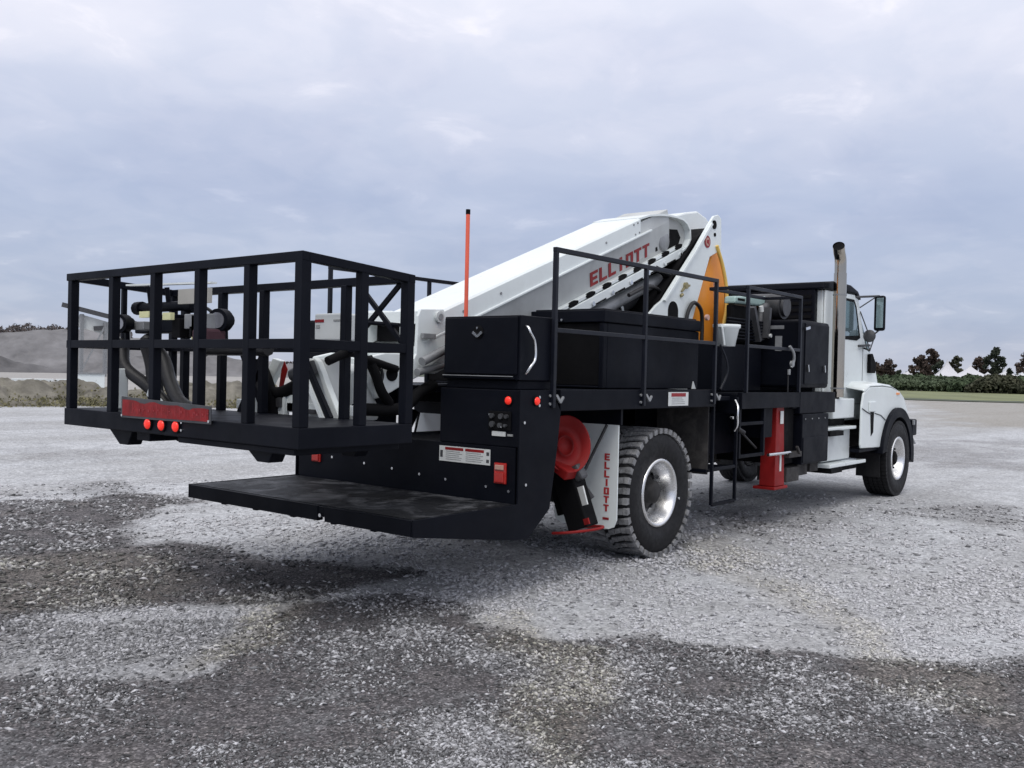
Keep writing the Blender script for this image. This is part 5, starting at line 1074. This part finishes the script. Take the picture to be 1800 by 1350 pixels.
tree(12.65, 228, 7.0, 4.2, 'leaf_brown', 'brown tree left of the tall dark tree near the right edge', TG)
tree(11.9, 226, 9.2, 5.2, 'leaf_dark', 'tall dark tree near the right edge', TG, nclump=32)
tree(11.2, 205, 4.6, 1.9, 'leaf_dark', 'narrow dark conical tree between the last two tents', TG, shape='cone', trunk=.08, nclump=16)
tree(10.3, 222, 8.8, 5.6, 'leaf_brown', 'tree cut off by the right edge of the photo', TG)
tree(18.0, 228, 5.6, 5.0, 'leaf_brown', 'brown tree half hidden behind the truck cab', TG)
# tents
M['tent'] = mat('tent_canvas', (.55, .55, .58), .7, var=.04, vscale=.3)
def tent(az, d, w_, hw, hp, label):
    x, y = pol(az, d); ra = R(az+12); ux = Vector((math.sin(ra), -math.cos(ra), 0)); uy = Vector((math.cos(ra), math.sin(ra), 0)); c = Vector((x, y, 0)); root = empty('marquee_tent', c, label, 'tent', 'white pointed tents behind the hedge')
    rb_ = MB(); n = 7; rings = []
    for k in range(n):
        t_ = k/(n-1); s_ = w_/2*(1-t_)**1.55+.04; z = hw+(hp-hw)*t_
        rings += [c+ux*(s_*i)+uy*(s_*j)+Vector((0, 0, z)) for i, j in ((-1, -1), (1, -1), (1, 1), (-1, 1))]
    rb_.add(rings, [(k*4+i, k*4+(i+1) % 4, (k+1)*4+(i+1) % 4, (k+1)*4+i) for k in range(n-1) for i in range(4)]+[tuple(range((n-1)*4, n*4))]); rb_.build('canopy', 'tent', root)
    wl = MB(); s_ = w_/2*.985; q = [c+ux*(s_*i)+uy*(s_*j) for i, j in ((-1, -1), (1, -1), (1, 1), (-1, 1))]; wl.add(q+[p+Vector((0, 0, hw+.02)) for p in q], [(i, (i+1) % 4, 4+(i+1) % 4, 4+i) for i in range(4)]); wl.build('side_wall', 'tent', root)
tent(16.1, 240, 8, 2.6, 4.4, 'pale tent between the small conical tree and the big clump'); tent(14.6, 212, 6, 2.3, 3.5, 'low white tent in front of the big brown clump')
tent(14.25, 216, 5.5, 2.3, 6.4, 'white tent with the steep sloping edge, right of the big clump'); tent(13.1, 214, 7.5, 2.5, 5.3, 'tall pointed white tent behind the small conical tree')
tent(12.25, 212, 5.5, 2.4, 3.9, 'low white tent under the two tall trees'); tent(11.35, 212, 7.0, 2.4, 4.5, 'wide white tent at the right, behind the narrow conical tree'); tent(10.6, 214, 5, 2.5, 4.0, 'white tent at the right edge of the photo')
# hedges and bushes
def bush(az, d, w_, dep, h, m_, label, name='hedge', cat='hedge', group=None, n=2600, leaf=.38, kind=None):
    x, y = pol(az, d); ra = R(az); q = rng.random((n, 3)); u = (q[:, 0]-.5)*w_; v = (q[:, 1]-.5)*dep
    top = h*(.62+.55*fbm(u+x, v+y, 3.0/h, 4, int(az*7) % 50))*np.clip(1.3-np.abs(u)/(w_/2)*.9, .3, 1)*np.clip(1.35-np.abs(v)/(dep/2)*.7, .5, 1); z = top*(1-(1-q[:, 2])**2.2)*1.0
    z = np.where(rng.random(n) < .6, top*(.6+.4*q[:, 2]), z)
    pts = np.stack([x+u*math.sin(ra)+v*math.cos(ra), y-u*math.cos(ra)+v*math.sin(ra), z], 1)
    o = leafcloud(name, pts, leaf, m_); setp(o, label, cat, group, kind); return o
bush(15.6, 196, 30, 12, 2.9, 'hedge_green', 'long low dark green hedge right of the truck fender', n=15000, leaf=.75)
bush(15.3, 178, 24, 9, 2.2, 'hedge_low', 'lower green planting in front of the long hedge', n=9000, leaf=.6, name='planting', cat='planting')
BG = 'bushy shrubs at the right edge'
bush(13.0, 172, 7, 6, 2.9, 'hedge_green', 'leftmost of the three tall dark bushes at the right', 'bush', 'bush', BG, 4500, .6)
bush(11.7, 170, 9.5, 6, 3.1, 'leaf_olive', 'middle one of the three tall bushes, olive green', 'bush', 'bush', BG, 4500, .6)
bush(10.2, 172, 9, 6, 3.0, 'hedge_green', 'third tall dark bush, cut by the right edge', 'bush', 'bush', BG, 4500, .6)
bush(18.6, 185, 12, 7, 3.2, 'hedge_green', 'dark green hedge partly hidden by the truck hood', n=4000, leaf=.6)
# far woods
def woods(az0, az1, d, h, n, m_, label, leaf=.8):
    a_ = az0+(az1-az0)*rng.random(n); dd = d+rng.normal(size=n)*6; x = CAM.x+dd*np.cos(np.radians(a_)); y = CAM.y+dd*np.sin(np.radians(a_)); top = h*(.72+.35*fbm(a_*d*.0174, a_*0, .5, 4, 31)); z = top*(rng.random(n)**.6)
    o = leafcloud('far_woods', np.stack([x, y, z], 1), leaf, m_, squash=.6); setp(o, label, 'woods', None, 'stuff')
M['woodbrown'] = mat('bare_wood', (.075, .062, .062), .95, c2=(.12, .10, .095), vscale=.1)
woods(61, 80, 265, 11.5, 40000, 'woodbrown', 'brownish bare woods behind the spoil heaps', .7)
woods(18, 61, 420, 4.0, 14000, 'woodbrown', 'low distant woods along the horizon behind the truck', 1.3)
woods(-20, 18, 430, 6.5, 7000, 'leaf_olive', 'low distant woods behind the tents', 1.3)
